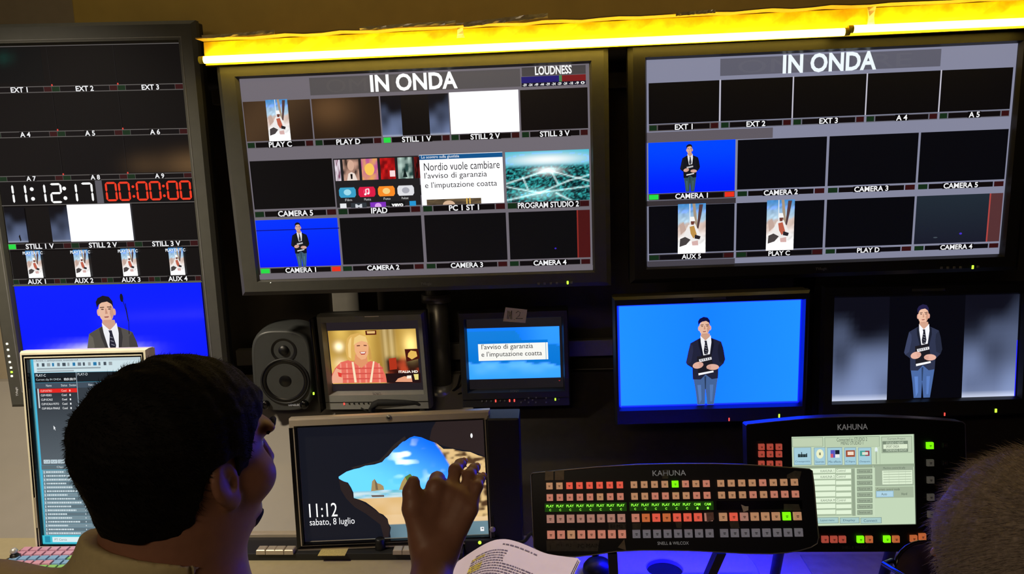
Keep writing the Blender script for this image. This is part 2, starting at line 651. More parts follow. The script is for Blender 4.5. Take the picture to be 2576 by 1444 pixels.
def beach_clip(p, u0, v0, u1, v1, warm=1.0):
    """upright video: seated figure in white under a mast, blue sky"""
    def fn(u, v):
        sky = mixc((70, 140, 205), (190, 220, 240), sm(0, .38, v))
        gr = mixc((214, 190, 178), (250, 250, 250), sm(.55, .9, v + .15 * vnoise(u, v, 6, 3)))
        t = sm(.34, .42, v + .12 * (vnoise(u, v, 9, 5) - .5))[:, None]
        col = sky * (1 - t) + gr * t
        n = vnoise(u, v * 2, 14, 8)[:, None]
        return col * (0.75 + 0.5 * n) * np.where(v[:, None] > .8, 1.25, 1.0)
    p.grid(u0, v0, u1, v1, 10, 20, fn)

    def P(pts, c):
        p.poly([(u0 + (u1 - u0) * a, v0 + (v1 - v0) * b) for a, b in pts], c)
    P([(.52, 0), (.62, 0), (.72, .5), (.62, .5)], (168, 150, 128))
    P([(.76, .02), (.9, .02), (.84, .22), (.74, .5), (.68, .5)], (84, 60, 62))
    P([(.41, .0), (.44, 0), (.45, .42), (.42, .42)], (232, 236, 240))
    P([(.06, .42), (.2, .36), (.3, .52), (.1, .62)], (196, 168, 156))
    P([(.38, .42), (.62, .4), (.82, .64), (.86, .72), (.6, .78), (.25, .7), (.2, .62)], (240, 236, 234))
    P([(.43, .26), (.58, .26), (.62, .35), (.42, .36)], (246, 246, 246))
    P([(.46, .35), (.6, .35), (.57, .42), (.48, .42)], (110, 60, 50))
    P([(.42, .46), (.58, .44), (.68, .62), (.56, .7), (.46, .6)], (190, 96 * warm, 74))
    P([(.62, .62), (.82, .66), (.78, .72), (.6, .7)], (40, 34, 40))
    P([(.08, .7), (.26, .66), (.46, .72), (.3, .82), (.06, .86)], (72, 66, 66))
    P([(.5, .76), (.72, .74), (.74, .84), (.52, .84)], (214, 176, 172))


def smoke_panel(p, u0, v0, u1, v1, bright=1.0, seed=1):
    def fn(u, v):
        d = vnoise(u + .3, v * 1.4, 2.3, seed)
        t = sm(.15, 1.05, v * .9 + .45 * (d - .4))
        c = mixc((12, 12, 22), (120, 136, 176), t)
        return c * bright + (sm(.93, 1, v) * .35 * bright)[:, None]
    p.grid(u0, v0, u1, v1, 10, 16, fn)


def label_bar(p, u0, v0, u1, v1, txt, line=(120, 116, 122), green=False, red=False, dim=1.0, box=.122, inner=(14, 10, 12), tw=None):
    """under-monitor strip with its two tally boxes"""
    wd = (u1 - u0)
    b = wd * box
    t = 0.0035 * (0.93 / p.W if p.W > p.H else 0.6)
    ln = tuple(c * dim for c in line)
    p.rect(u0, v0, u1, v1, ln)
    for (a, c, col) in ((u0, u0 + b, (20, 44, 24) if not green else (40, 220, 70)), (u0 + b, u1 - b, inner), (u1 - b, u1, (52, 16, 18) if not red else (236, 50, 30))):
        p.rect(a + t * .45, v0 + t * 1.1, c - t * .45, v1 - t * 1.1, col)
    if txt:
        h = (v1 - v0) * 0.82
        V, Fc, asp = text_geo(txt, 0.02)
        w_ = tw or min(h * asp * p.H / p.W, wd * (1 - 2 * box) * .98)
        cu = (u0 + u1) / 2
        cv = (v0 + v1) / 2
        p.rect(cu - w_ / 2 - .003, cv - h * .55, cu + w_ / 2 + .003, cv + h * .55, (8, 6, 8))
        p.text(txt, cu - w_ / 2, cv - h / 2, cu + w_ / 2, cv + h / 2, (240, 240, 242), 0.025)


def seg7(p, ch, u, v, wd, ht, c, slant=0.0):
    S = {'0': 'abcdef', '1': 'bc', '2': 'abged', '7': 'abc'}
    k = p.H / p.W
    t = ht * 0.105
    tu = t * k

    def bar(x0, y0, x1, y1):
        if abs(x1 - x0) > abs(y1 - y0) * k * 0.5:
            g = tu * .7
            p.poly([(x0 + g, y0 - t / 2), (x1 - g, y0 - t / 2), (x1, y0), (x1 - g, y0 + t / 2), (x0 + g, y0 + t / 2), (x0, y0)], c)
        else:
            g = t * .7
            p.poly([(x0 - tu / 2, y0 + g), (x0, y0), (x0 + tu / 2, y0 + g), (x0 + tu / 2, y1 - g), (x0, y1), (x0 - tu / 2, y1 - g)], c)
    x0, x1, y0, ym, y1 = u, u + wd, v + t / 2, v + ht / 2, v + ht - t / 2
    G = {'a': (x0, y0, x1, y0), 'g': (x0, ym, x1, ym), 'd': (x0, y1, x1, y1), 'f': (x0, y0, x0, ym), 'b': (x1, y0, x1, ym), 'e': (x0, ym, x0, y1), 'c': (x1, ym, x1, y1)}
    for q in S[ch]:
        bar(*G[q])


GREY = (112, 106, 114)
GREYC = (132, 134, 156)


def pic_center():
    p = Picture(.8929, .523, GREY)
    p.rect(.203, .010, .806, .093, (84, 80, 82))
    p.text('OMNI PRE', .25, .02, .60, .085, (87, 83, 84), .0)
    p.text('IN ONDA', .378, .008, .628, .090, (255, 255, 255), .03)
    p.rect(.811, .006, .99, .047, (70, 66, 68))
    p.text('LOUDNESS', .848, .003, .951, .044, (244, 244, 244), .03)
    p.rect(.809, .049, .915, .078, (30, 24, 110))
    p.rect(.915, .049, .923, .078, (70, 130, 80))
    p.rect(.923, .049, .99, .078, (120, 26, 30))
    p.rect(.809, .078, .99, .096, (20, 18, 40))
    for i, t in enumerate(['-59', '-54', '-49', '-44', '-39', '-34', '-29', '-24', '-18', '-9', '0']):
        c = .818 + i * .0163
        p.text(t, c - .0055, .081, c + .0055, .094, (240, 240, 240), .03)
    cols = [(.003, .200), (.204, .400), (.404, .599), (.601, .799), (.804, .994)]
    for i, (a, b) in enumerate(cols):
        p.rect(a, .110, b, .302, (16, 12, 12))
    # warm room reflection on the dark glass, painted into the two play cells
    p.grid(.003, .110, .200, .302, 10, 8, lambda u, v: mixc((46, 32, 24), (84, 62, 42), .5 + .5 * np.sin(3 * u + 2 * v)) * .8)
    p.grid(.204, .110, .400, .302, 12, 8, lambda u, v: mixc((30, 20, 15), (98, 70, 44), np.exp(-((u - .25) ** 2 / .12 + (v - .25) ** 2 / .2)) * .9 + .1 * v))
    beach_clip(p, .070, .105, .134, .306)
    smoke_panel(p, .404, .112, .462, .306, .75, 4)
    smoke_panel(p, .542, .112, .599, .306, .8, 9)
    p.rect(.602, .107, .799, .312, (1.25, 1.25, 1.3))
    for (a, b), t, g in zip(cols, ['PLAY C', 'PLAY D', 'STILL 1 V', 'STILL 2 V', 'STILL 3 V'], [0, 0, 1, 0, 0]):
        label_bar(p, a, .305, b, .338, t, (104, 98, 104), green=bool(g))
    p.rect(.003, .340, .997, .398, GREY)
    # second row
    p.rect(.005, .399, .249, .640, (14, 12, 13))
    p.rect(.253, .402, .503, .645, (34, 32, 34))
    k0 = len(p.V)
    posters = [(.253, .268, (230, 220, 230), (120, 60, 90)), (.275, .317, (24, 18, 18), (205, 160, 140)), (.324, .367, (190, 90, 150), (235, 170, 90)), (.374, .413, (120, 12, 16), (225, 30, 30)), (.420, .459, (40, 70, 66), (190, 215, 205)), (.464, .478, (110, 20, 20), (30, 10, 12))]
    p.rect(.478, .402, .503, .49, (60, 58, 60))
    for i, (a, b, c1, c2) in enumerate(posters):
        p.grid(a, .408, b, .512, 9, 12, lambda u, v, c1=c1, c2=c2, i=i: mixc(c1, c2, np.clip(vnoise(u, v, 5, 20 + i) * 1.6 - .3, 0, 1)))
    p.ell(.296, .438, .009, .026, (214, 172, 150))
    p.poly([(.283, .512), (.288, .478), (.296, .47), (.305, .478), (.311, .512)], (236, 220, 210))
    p.poly([(.293, .48), (.299, .48), (.298, .505), (.294, .505)], (20, 14, 14))
    p.rect(.398, .47, .412, .5, (250, 220, 220))
    p.ell(.345, .46, .013, .03, (250, 200, 90))
    p.poly([(.432, .505), (.438, .46), (.444, .505)], (16, 30, 30))
    apps = [(.259, .304, (60, 160, 200), (160, 220, 236)), (.311, .356, (220, 30, 70), (240, 60, 100)), (.363, .408, (250, 140, 40), (250, 210, 130)), (.415, .459, (225, 225, 230), (170, 170, 180))]
    for a, b, c1, c2 in apps:
        x = [a, a + .004, b - .004, b]
        p.poly([(x[0], .558), (x[1], .546), (x[2], .546), (x[3], .558), (x[3], .585), (x[2], .596), (x[1], .596), (x[0], .585)], c1)
        p.ell((a + b) / 2, .570, .010, .015, c2)
    p.line([(.331, .582), (.331, .558), (.339, .556), (.339, .578)], .004, (255, 255, 255))
    p.ell(.329, .583, .003, .005, (255, 255, 255))
    p.ell(.337, .579, .003, .005, (255, 255, 255))
    for a, t in ((.274, 'Film'), (.325, 'Musica'), (.377, 'Foto'), (.425, 'Podcast')):
        p.text(t, a, .602, a + .018, .614, (210, 210, 210), .0)
    p.rect(.259, .625, .276, .655, (235, 235, 238))
    p.rect(.288, .624, .330, .655, (50, 56, 62))
    p.text('M', .300, .630, .318, .652, (210, 214, 220), .03)
    p.rect(.340, .624, .382, .655, (130, 50, 190))
    p.ell(.361, .644, .009, .016, (220, 160, 240))
    p.rect(.392, .624, .433, .655, (20, 20, 22))
    p.text('vevo', .397, .634, .428, .650, (250, 250, 250), .04)
    p.rect(.445, .624, .462, .655, (40, 150, 210))
    # the tiles continue to the cell edge
    p.rect(.466, .546, .503, .596, (34, 32, 34))
    for q_ in p.V[k0:]:
        q_[:, 0] = ((.256 + (q_[:, 0] / p.W + .5 - .253) * 1.11) - .5) * p.W
    # newspaper page
    p.rect(.506, .400, .747, .655, (1.15, 1.15, 1.18))
    p.rect(.506, .402, .747, .424, (18, 84, 140))
    p.text('Lo scontro sulla giustizia', .512, .404, .622, .422, (225, 232, 240), .01)
    for i, t in enumerate(['Nordio vuole cambiare', "l'avviso di garanzia", "e l'imputazione coatta"]):
        p.text(t, .518, .440 + i * .047, (.738, .700, .728)[i], .478 + i * .047, (26, 24, 26), .0)
    p.grid(.520, .620, .680, .655, 16, 4, lambda u, v: mixc((120, 100, 70), (40, 34, 36), vnoise(u * 2, v, 5, 3)))
    p.ell(.585, .648, .018, .020, (215, 180, 150), 14)
    p.rect(.636, .618, .640, .65, (220, 180, 90))
    p.rect(.645, .618, .649, .65, (220, 180, 90))

    # city at night seen from above, programme of the other studio
    def city(u, v):
        sky = mixc((70, 190, 215), (250, 255, 255), np.exp(-((u - .5) ** 2 / .18 + (v - .17) ** 2 / .012)))
        n = vnoise(u, v, 40, 2) * vnoise(u, v, 60, 6)
        g = mixc((8, 30, 38), (60, 190, 190), np.clip(n * 2.2 - .3, 0, 1))
        g = g + (np.exp(-((u - .5) ** 2 / .02 + (v - .38) ** 2 / .006)) * 1.0)[:, None]
        g = g + (np.exp(-((u - .38) ** 2 / .05 + (v - .84) ** 2 / .008)) * .6)[:, None] * np.array([.5, 1, 1])
        for (x0, y0, x1, y1, wd) in ((0, .62, .5, .38, .014), (.5, .38, 1, .62, .012), (0, .68, .4, .82, .012), (.4, .82, .75, .6, .012), (.4, .82, 1, .72, .012), (0, .95, .4, .82, .014), (.55, .42, .62, .65, .008), (.2, .5, .26, .75, .008), (.6, .84, .78, 1, .014), (.75, .6, 1, .5, .01)):
            dx, dy = x1 - x0, (y1 - y0)
            t = np.clip(((u - x0) * dx + (v - y0) * dy) / (dx * dx + dy * dy), 0, 1)
            d = np.hypot(u - x0 - t * dx, v - y0 - t * dy)
            g = g + (np.exp(-(d / wd) ** 2) * .75)[:, None] * np.array([.8, 1, 1])
        t = sm(.24, .34, v)[:, None]
        return sky * (1 - t) + g * t
    p.grid(.755, .402, .995, .650, 80, 46, city)
    cols2 = [(.004, .251), (.255, .501), (.507, .750), (.755, .994)]
    for (a, b), t in zip(cols2, ['CAMERA 5', 'IPAD', 'PC 1 ST 1', 'PROGRAM STUDIO 2']):
        label_bar(p, a, .648, b, .683, t, (104, 98, 104))
    p.rect(.003, .684, .997, .693, GREY)
    # third row
    p.grid(.004, .695, .251, .938, 16, 8, lambda u, v: mixc((0, 52, 232), (0, 24, 236), v) * 1.0)
    p.rect(.004, .745, .255, .750, (10, 20, 130))
    presenter(p, .131, .712, .226, .95, hair=(26, 20, 24), jacket=(20, 24, 34), jeans=(62, 96, 120))
    for a, b in cols2[1:]:
        p.rect(a + .003, .697, b, .935, (13, 12, 14))
    p.rect(.957, .697, .994, .935, (74, 22, 22))
    p.rect(.956, .697, .960, .935, (140, 44, 38))
    p.ell(.892, .885, .003, .004, (60, 40, 190))
    for i, ((a, b), t) in enumerate(zip(cols2, ['CAMERA 1', 'CAMERA 2', 'CAMERA 3', 'CAMERA 4'])):
        label_bar(p, a, .940, b, .972, t, (104, 98, 104), green=i == 0, red=i == 0)
    p.rect(0, .975, 1, 1, GREY)
    return p


def pic_right():
    p = Picture(.9064, .523, GREYC)
    p.rect(0, .34, .35, .389, (96, 90, 98))
    p.rect(.202, .010, .797, .089, (92, 92, 106))
    p.text('OMNI PRE', .25, .02, .72, .082, (95, 95, 108), .0)
    p.text('IN ONDA', .372, .004, .625, .092, (240, 250, 255), .03)
    cols = [(.006, .200), (.205, .400), (.404, .600), (.604, .799), (.803, .993)]
    for a, b in cols:
        p.rect(a, .108, b, .300, (11, 9, 10))
    for u in (.2025, .402, .602, .801):
        p.rect(u - .0015, .106, u + .0015, .300, (200, 196, 206))
    for i, ((a, b), t) in enumerate(zip(cols, ['EXT 1', 'EXT 2', 'EXT 3', 'A 4', 'A 5'])):
        label_bar(p, a, .303, b, .335, t, (104, 104, 116) if i > 0 else (88, 82, 84))
    cols2 = [(.004, .247), (.253, .499), (.506, .750), (.756, .994)]
    p.grid(.004, .389, .247, .636, 16, 8, lambda u, v: mixc((0, 70, 240), (0, 30, 236), sm(0, 1, v)))
    presenter(p, .119, .403, .23, .95, hair=(30, 24, 26), jacket=(22, 24, 34), jeans=(56, 84, 90))
    for a, b in cols2[1:]:
        p.rect(a, .393, b, .632, (8, 8, 13))
    for i, ((a, b), t) in enumerate(zip(cols2, ['CAMERA 1', 'CAMERA 2', 'CAMERA 3', 'CAMERA 5'])):
        label_bar(p, a, .637, b, .669, t, GREYC if i else (60, 54, 56), green=i == 0, red=i == 0)
    p.rect(.0, .671, .25, .697, (56, 50, 54))
    for a, b in cols2:
        p.rect(a, .698, b, .935, (8, 8, 13))
    p.grid(.756, .698, .994, .935, 12, 8, lambda u, v: mixc((34, 44, 54), (26, 28, 42), v))
    p.rect(.960, .698, .994, .935, (86, 50, 52))
    p.rect(.957, .698, .961, .935, (176, 70, 66))
    p.ell(.885, .890, .004, .005, (70, 50, 200))
    p.ell(.815, .905, .006, .003, (70, 80, 90))
    beach_clip(p, .087, .692, .166, .940, 1.5)
    beach_clip(p, .338, .690, .416, .940, 1.0)
    for i, ((a, b), t) in enumerate(zip(cols2, ['AUX 5', 'PLAY C', 'PLAY D', 'CAMERA 4'])):
        label_bar(p, a, .940, b, .970, t, GREYC if i > 1 else (50, 46, 50), inner=(12, 10, 14))
    p.rect(0, .972, .25, 1, (70, 66, 74))
    return p


def pic_left():
    p = Picture(.523, .93, (15, 12, 12))
    ln = (92, 88, 86)
    p.rect(0, 0, 1, .0025, ln)
    p.rect(0, .0, .0015, 1, ln)
    p.rect(.9975, 0, 1, .68, (70, 66, 62))

    def warm_reflection(u, v):
        return mixc((14, 11, 12), (96, 72, 46), np.exp(-((u - 1.02) ** 2 / .05 + (v - .8) ** 2 / .12)) + .35 * np.exp(-((u - .62) ** 2 / .02 + (v - .8) ** 2 / .1)))
    p.grid(.35, .256, .997, .360, 16, 8, warm_reflection)  # warm room reflection on the glass, painted into the dark cells
    p.grid(0, .004, .3, .1, 8, 8, lambda u, v: mixc((12, 12, 13), (12, 44, 38), np.exp(-((u - .37) ** 2 / .02 + (v - .3) ** 2 / .03))))
    for j, (va, vb) in enumerate([(.111, .129), (.236, .254), (.362, .379)]):
        for i in range(3):
            a, b = (.003, .333, .666)[i], (.333, .666, .998)[i]
            label_bar(p, a, va, b, vb, (['EXT 1', 'EXT 2', 'EXT 3'], ['A 4', 'A 5', 'A 6'], ['A 7', 'A 8', 'A 9'])[j][i], ln)
        for i, u in enumerate((.333, .666)):
            p.ell(u + .004, va - .002, .004, .003, (220, 70, 60), 8)
            p.rect(u - .001, va - .107, u + .001, va - .004, (30, 28, 28))
    p.rect(0, .379, 1, .447, (12, 10, 12))
    p.rect(.495, .380, .530, .446, (92, 90, 98))
    # clocks
    wt = (250, 250, 250)
    rd = (240, 60, 34)
    for ch, u in (('1', .035), ('1', .1), ('1', .2), ('2', .262), ('1', .363), ('7', .423)):
        seg7(p, ch, u, .385, .052 if ch != '1' else .03, .058, wt)
    for u in (.165, .333):
        p.ell(u, .401, .010, .0055, wt)
        p.ell(u, .429, .010, .0055, wt)
    for i, u in enumerate((.550, .618, .710, .778, .868, .935)):
        seg7(p, '0', u, .385, .050, .056, rd)
    for u in (.690, .848):
        p.ell(u, .400, .007, .004, rd)
        p.ell(u, .428, .007, .004, rd)
    p.rect(0, .446, 1, .4485, ln)
    smoke_panel(p, .006, .452, .112, .556, .62, 4)
    smoke_panel(p, .240, .452, .334, .556, .62, 9)
    p.poly([(.065, .538), (.072, .532), (.076, .55), (.07, .553)], (10, 10, 14))
    p.rect(.335, .4485, .664, .557, (1.1, 1.1, 1.2))
    for i in range(3):
        a, b = (.003, .334, .666)[i], (.333, .665, .998)[i]
        label_bar(p, a, .559, b, .578, ('STILL 1 V', 'STILL 2 V', 'STILL 3 V')[i], ln, green=i == 0)
    for i in range(4):
        u = .088 + i * .2505
        beach_clip(p, u, .581, u + .077, .663)
        p.text('PLAY OUT C', u - .014, .5835, u + .09, .5925, (235, 240, 245), .03)
        label_bar(p, (.003, .252, .502, .752)[i], .665, (.251, .501, .751, .998)[i], .683, 'AUX %d' % (i + 1), ln)
    p.rect(0, .684, 1, .686, (120, 126, 90))
    p.grid(.006, .687, .994, .998, 24, 16, lambda u, v: mixc((0, 28, 232), (0, 20, 238), v) + (np.exp(-((u - .42) ** 2 / .03 + (v - .66) ** 2 / .004)) * 1.1)[:, None] * np.array([1, .95, .8]))
    presenter(p, .475, .722, .40, 1.0, hair=(20, 18, 30), jacket=(82, 78, 70), crop=.997)
    p.line([(.583, .745), (.590, .80), (.585, .84)], .0022, (16, 18, 40))
    p.ell(.567, .728, .009, .013, (14, 16, 34))
    p.line([(.571, .735), (.583, .765), (.588, .80)], .002, (16, 18, 40))
    return p


def pic_playout():
    """list software on the upright desk monitor"""
    p = Picture(.301, .482, (58, 70, 80))
    p.rect(0, 0, 1, 1, (70, 180, 215))
    p.rect(.022, 0, 1, .075, (206, 226, 232))
    p.rect(.022, 0, 1, .018, (190, 206, 212))
    p.text('List - playout control', .05, .006, .42, .016, (90, 100, 110), 0)
    for i in range(15):
        u = .05 + i * .046
        p.rect(u, .024, u + .018 + .006 * (i % 3), .042, [(110, 120, 130), (70, 80, 90), (150, 160, 165), (40, 120, 170)][i % 4])
    p.rect(.05, .050, .62, .058, (150, 165, 172))
    p.rect(.05, .064, .38, .071, (160, 172, 178))
    p.rect(.022, .076, 1, .128, (20, 30, 38))
    p.rect(.022, .10, .395, .126, (12, 18, 24))
    p.text('PLAY-C', .035, .082, .125, .096, (215, 225, 230), .01)
    p.text('PLAY-D', .41, .080, .50, .094, (190, 200, 205), .01)
    p.text('Current clip IN ONDA', .035, .106, .26, .120, (190, 205, 210), .0)
    p.text('00:01:00:19', .285, .105, .39, .119, (235, 240, 242), .02)
    p.rect(.022, .129, 1, .158, (64, 78, 92))
    for t, a, b in (('Name', .12, .17), ('Status', .255, .31), ('Duration', .33, .39), ('Name', .50, .55)):
        p.text(t, a, .138, b, .150, (220, 226, 230), .0)
    p.grid(.022, .158, 1, .575, 6, 10, lambda u, v: mixc((40, 46, 54), (88, 98, 106), v))
    p.rect(.396, .076, .402, .54, (150, 165, 176))
    p.rect(.402, .158, 1, .575, (52, 60, 68))
    p.rect(.040, .16, .052, .265, (205, 215, 220))
    for i in range(5):
        v = .161 + i * .0235
        if i == 0:
            p.rect(.058, v, .395, v + .022, (226, 34, 30))
        c = (235, 238, 240) if i else (250, 190, 180)
        p.text(('EVO-INTRO', 'EVO-CLIPS', 'EVO-COLL B', 'EVO-COLL FORUM', 'EVO-COLL APERTO'), .07, v + .006, .20, v + .017, c, .0) if False else None
        p.text(['CLIP-INTRO', 'CLIP-VIDEO', 'CLIP-SCALE', 'CLIP-SCALA FOTO', 'CLIP-SIGLA FINALE'][i], .068, v + .006, (.17, .165, .17, .225, .23)[i], v + .017, c, .01)
        p.text(['Cued', 'Cued', 'Cued', 'Cued', 'Cued'][i], .255, v + .006, .30, v + .017, c, .01)
        p.rect(.325, v + .007, .337, v + .017, c)
    p.poly([(.16, .36), (.16, .383), (.166, .377), (.172, .386), (.176, .384), (.170, .375), (.178, .374)], (240, 244, 246))
    for i in range(4):
        p.rect(.045 + i * .065, .545, .105 + i * .065, .566, (196, 214, 222))
        p.text(['CUE', 'PLAY', 'STOP', 'EJECT'][i], .052 + i * .065, .550, .098 + i * .065, .561, (90, 104, 114), 0)
    p.rect(.022, .575, 1, .60, (92, 108, 116))
    p.text('Clips', .16, .580, .22, .592, (220, 228, 232), .0)
    for i in range(17):
        v = .602 + i * .0206
        p.rect(.03, v, 1, v + .0206, (96, 116, 126) if i % 2 else (120, 142, 152))
        p.rect(.038, v + .004, .048, v + .018, (190, 210, 218))
        L = .16 + .16 * ((i * 37) % 11) / 11
        u = .06
        while u < .06 + L:
            d = .008 + .012 * ((i * 7 + int(u * 900)) % 5) / 5
            p.rect(u, v + .006, u + d, v + .0145, (205, 222, 228))
            u += d + .004
        p.rect(.40, v + .007, .408, v + .014, (200, 215, 222))
    p.rect(0, .953, 1, 1, (60, 190, 210))
    p.rect(.022, .958, .07, .992, (30, 140, 170))
    p.rect(.09, .962, .60, .990, (216, 238, 242))
    p.text('PT Cerca', .11, .970, .22, .982, (90, 110, 120), 0)
    return p


def pic_beach():
    p = Picture(.4636, .296, (20, 22, 32))
    p.quad_px([(749, 1073), (1214.6, 1053), (1229.6, 1343), (769, 1362)])
    e = lambda x, y: p.px(640 + x / 3.406, 1020 + y / 3.406)
    ys = e(1000, 725)[1]
    ysand = e(1000, 792)[1]
    yb = e(1200, 1022)[1]

    def fn(u, v):
        sky = mixc((110, 225, 250), (0, 112, 232), sm(.25, .95, (u - .15) * .9 + (1 - v / ys) * .55))
        cl = sm(.62, .8, vnoise(u * 1.3, v * 1.6, 16, 11)) * sm(.02, .08, v) * (np.exp(-((u - .56) ** 2 / .004 + (v - .30) ** 2 / .02)) * 1.6 + np.exp(-((u - .72) ** 2 / .003 + (v - .50) ** 2 / .004)))
        sky = sky + cl[:, None] * .7
        sea = mixc((80, 190, 215), (225, 240, 245), vnoise(u, v * 4, 20, 4))
        sand = mixc((226, 184, 118), (244, 214, 172), vnoise(u, v, 12, 9) * .6 + .3 * (v > .8))
        wet = mixc((86, 112, 124), (110, 140, 152), vnoise(u, v, 9, 2))
        c = np.where((v < ys)[:, None], sky, np.where((v < ysand)[:, None], sea, np.where((v < yb)[:, None], sand, wet)))
        edge = np.interp(v, [0, .17, .25, .38, .50, .62, .72, .83], [.70, .72, .755, .80, .815, .83, .86, .90])
        n = vnoise(u, v, 46, 12) * .6 + vnoise(u, v, 22, 13) * .4
        rock = mixc((84, 58, 36), (232, 196, 136), sm(.25, .62, n))
        m = sm(0, .012, u - edge) * (v < .84)
        return c * (1 - m[:, None]) + rock * m[:, None]
    p.grid(0, 0, 1, 1, 170, 106, fn)
    E_ = lambda l, c: p.poly([e(*q) for q in l], c)
    E_([(1000, 735), (1008, 650), (1030, 628), (1052, 665), (1080, 672), (1106, 690), (1112, 722)], (170, 146, 100))
    E_([(1030, 628), (1052, 665), (1060, 722), (1040, 722)], (120, 104, 78))
    E_([(1240, 722), (1262, 655), (1290, 610), (1335, 584), (1350, 600), (1380, 650), (1400, 722)], (176, 152, 92))
    E_([(1290, 610), (1335, 584), (1350, 600), (1350, 640), (1310, 650)], (92, 128, 60))
    E_([(1000, 768), (1112, 766), (1112, 782), (1010, 784)], (110, 92, 84))
    dark = [(372, 180), (1957, 113), (1976, 442), (1920, 428), (1850, 398), (1780, 392), (1700, 372), (1620, 372), (1560, 322), (1490, 298), (1430, 272), (1370, 262), (1330, 276), (1290, 305), (1262, 312), (1230, 350), (1190, 382), (1150, 432), (1122, 452), (1095, 484), (1030, 505), (950, 516), (900, 535), (850, 546), (790, 566), (755, 588), (722, 610), (724, 626), (760, 648), (802, 660), (830, 705), (848, 745), (852, 792), (900, 806), (955, 828), (1000, 860), (1042, 892), (1070, 920), (1104, 934), (1142, 972), (1150, 1010), (1170, 1045), (1163, 1090), (1168, 1132), (440, 1165)]
    E_(dark, (20, 22, 32))
    E_([(1560, 130), (1957, 113), (1976, 436), (1850, 390), (1700, 366), (1600, 340), (1500, 290), (1520, 200)], (44, 34, 34))
    E_([(724, 630), (800, 664), (828, 710), (846, 796), (900, 812), (1040, 900), (1140, 980), (1160, 1050), (1150, 1130), (1110, 1132), (1080, 1020), (960, 930), (860, 870), (790, 800), (740, 720)], (42, 32, 32))
    E_([(830, 530), (950, 500), (1070, 470), (1120, 420), (1200, 330), (1290, 262), (1300, 285), (1190, 380), (1095, 482), (950, 514), (850, 544)], (42, 36, 36))
    p.text('11:12', *e(465, 842), *e(714, 950), (255, 255, 255), .0)
    p.text('sabato, 8 luglio', *e(472, 972), *e(862, 1030), (250, 250, 252), .0)
    c = e(1860, 258)
    p.ell(c[0], c[1], .006, .020, (250, 250, 250))
    c = e(1953, 1057)
    p.rect(c[0] - .010, c[1] - .018, c[0] + .010, c[1] + .018, (245, 245, 245))
    p.rect(c[0] - .003, c[1] - .010, c[0] + .006, c[1] + .002, (120, 130, 140))
    return p


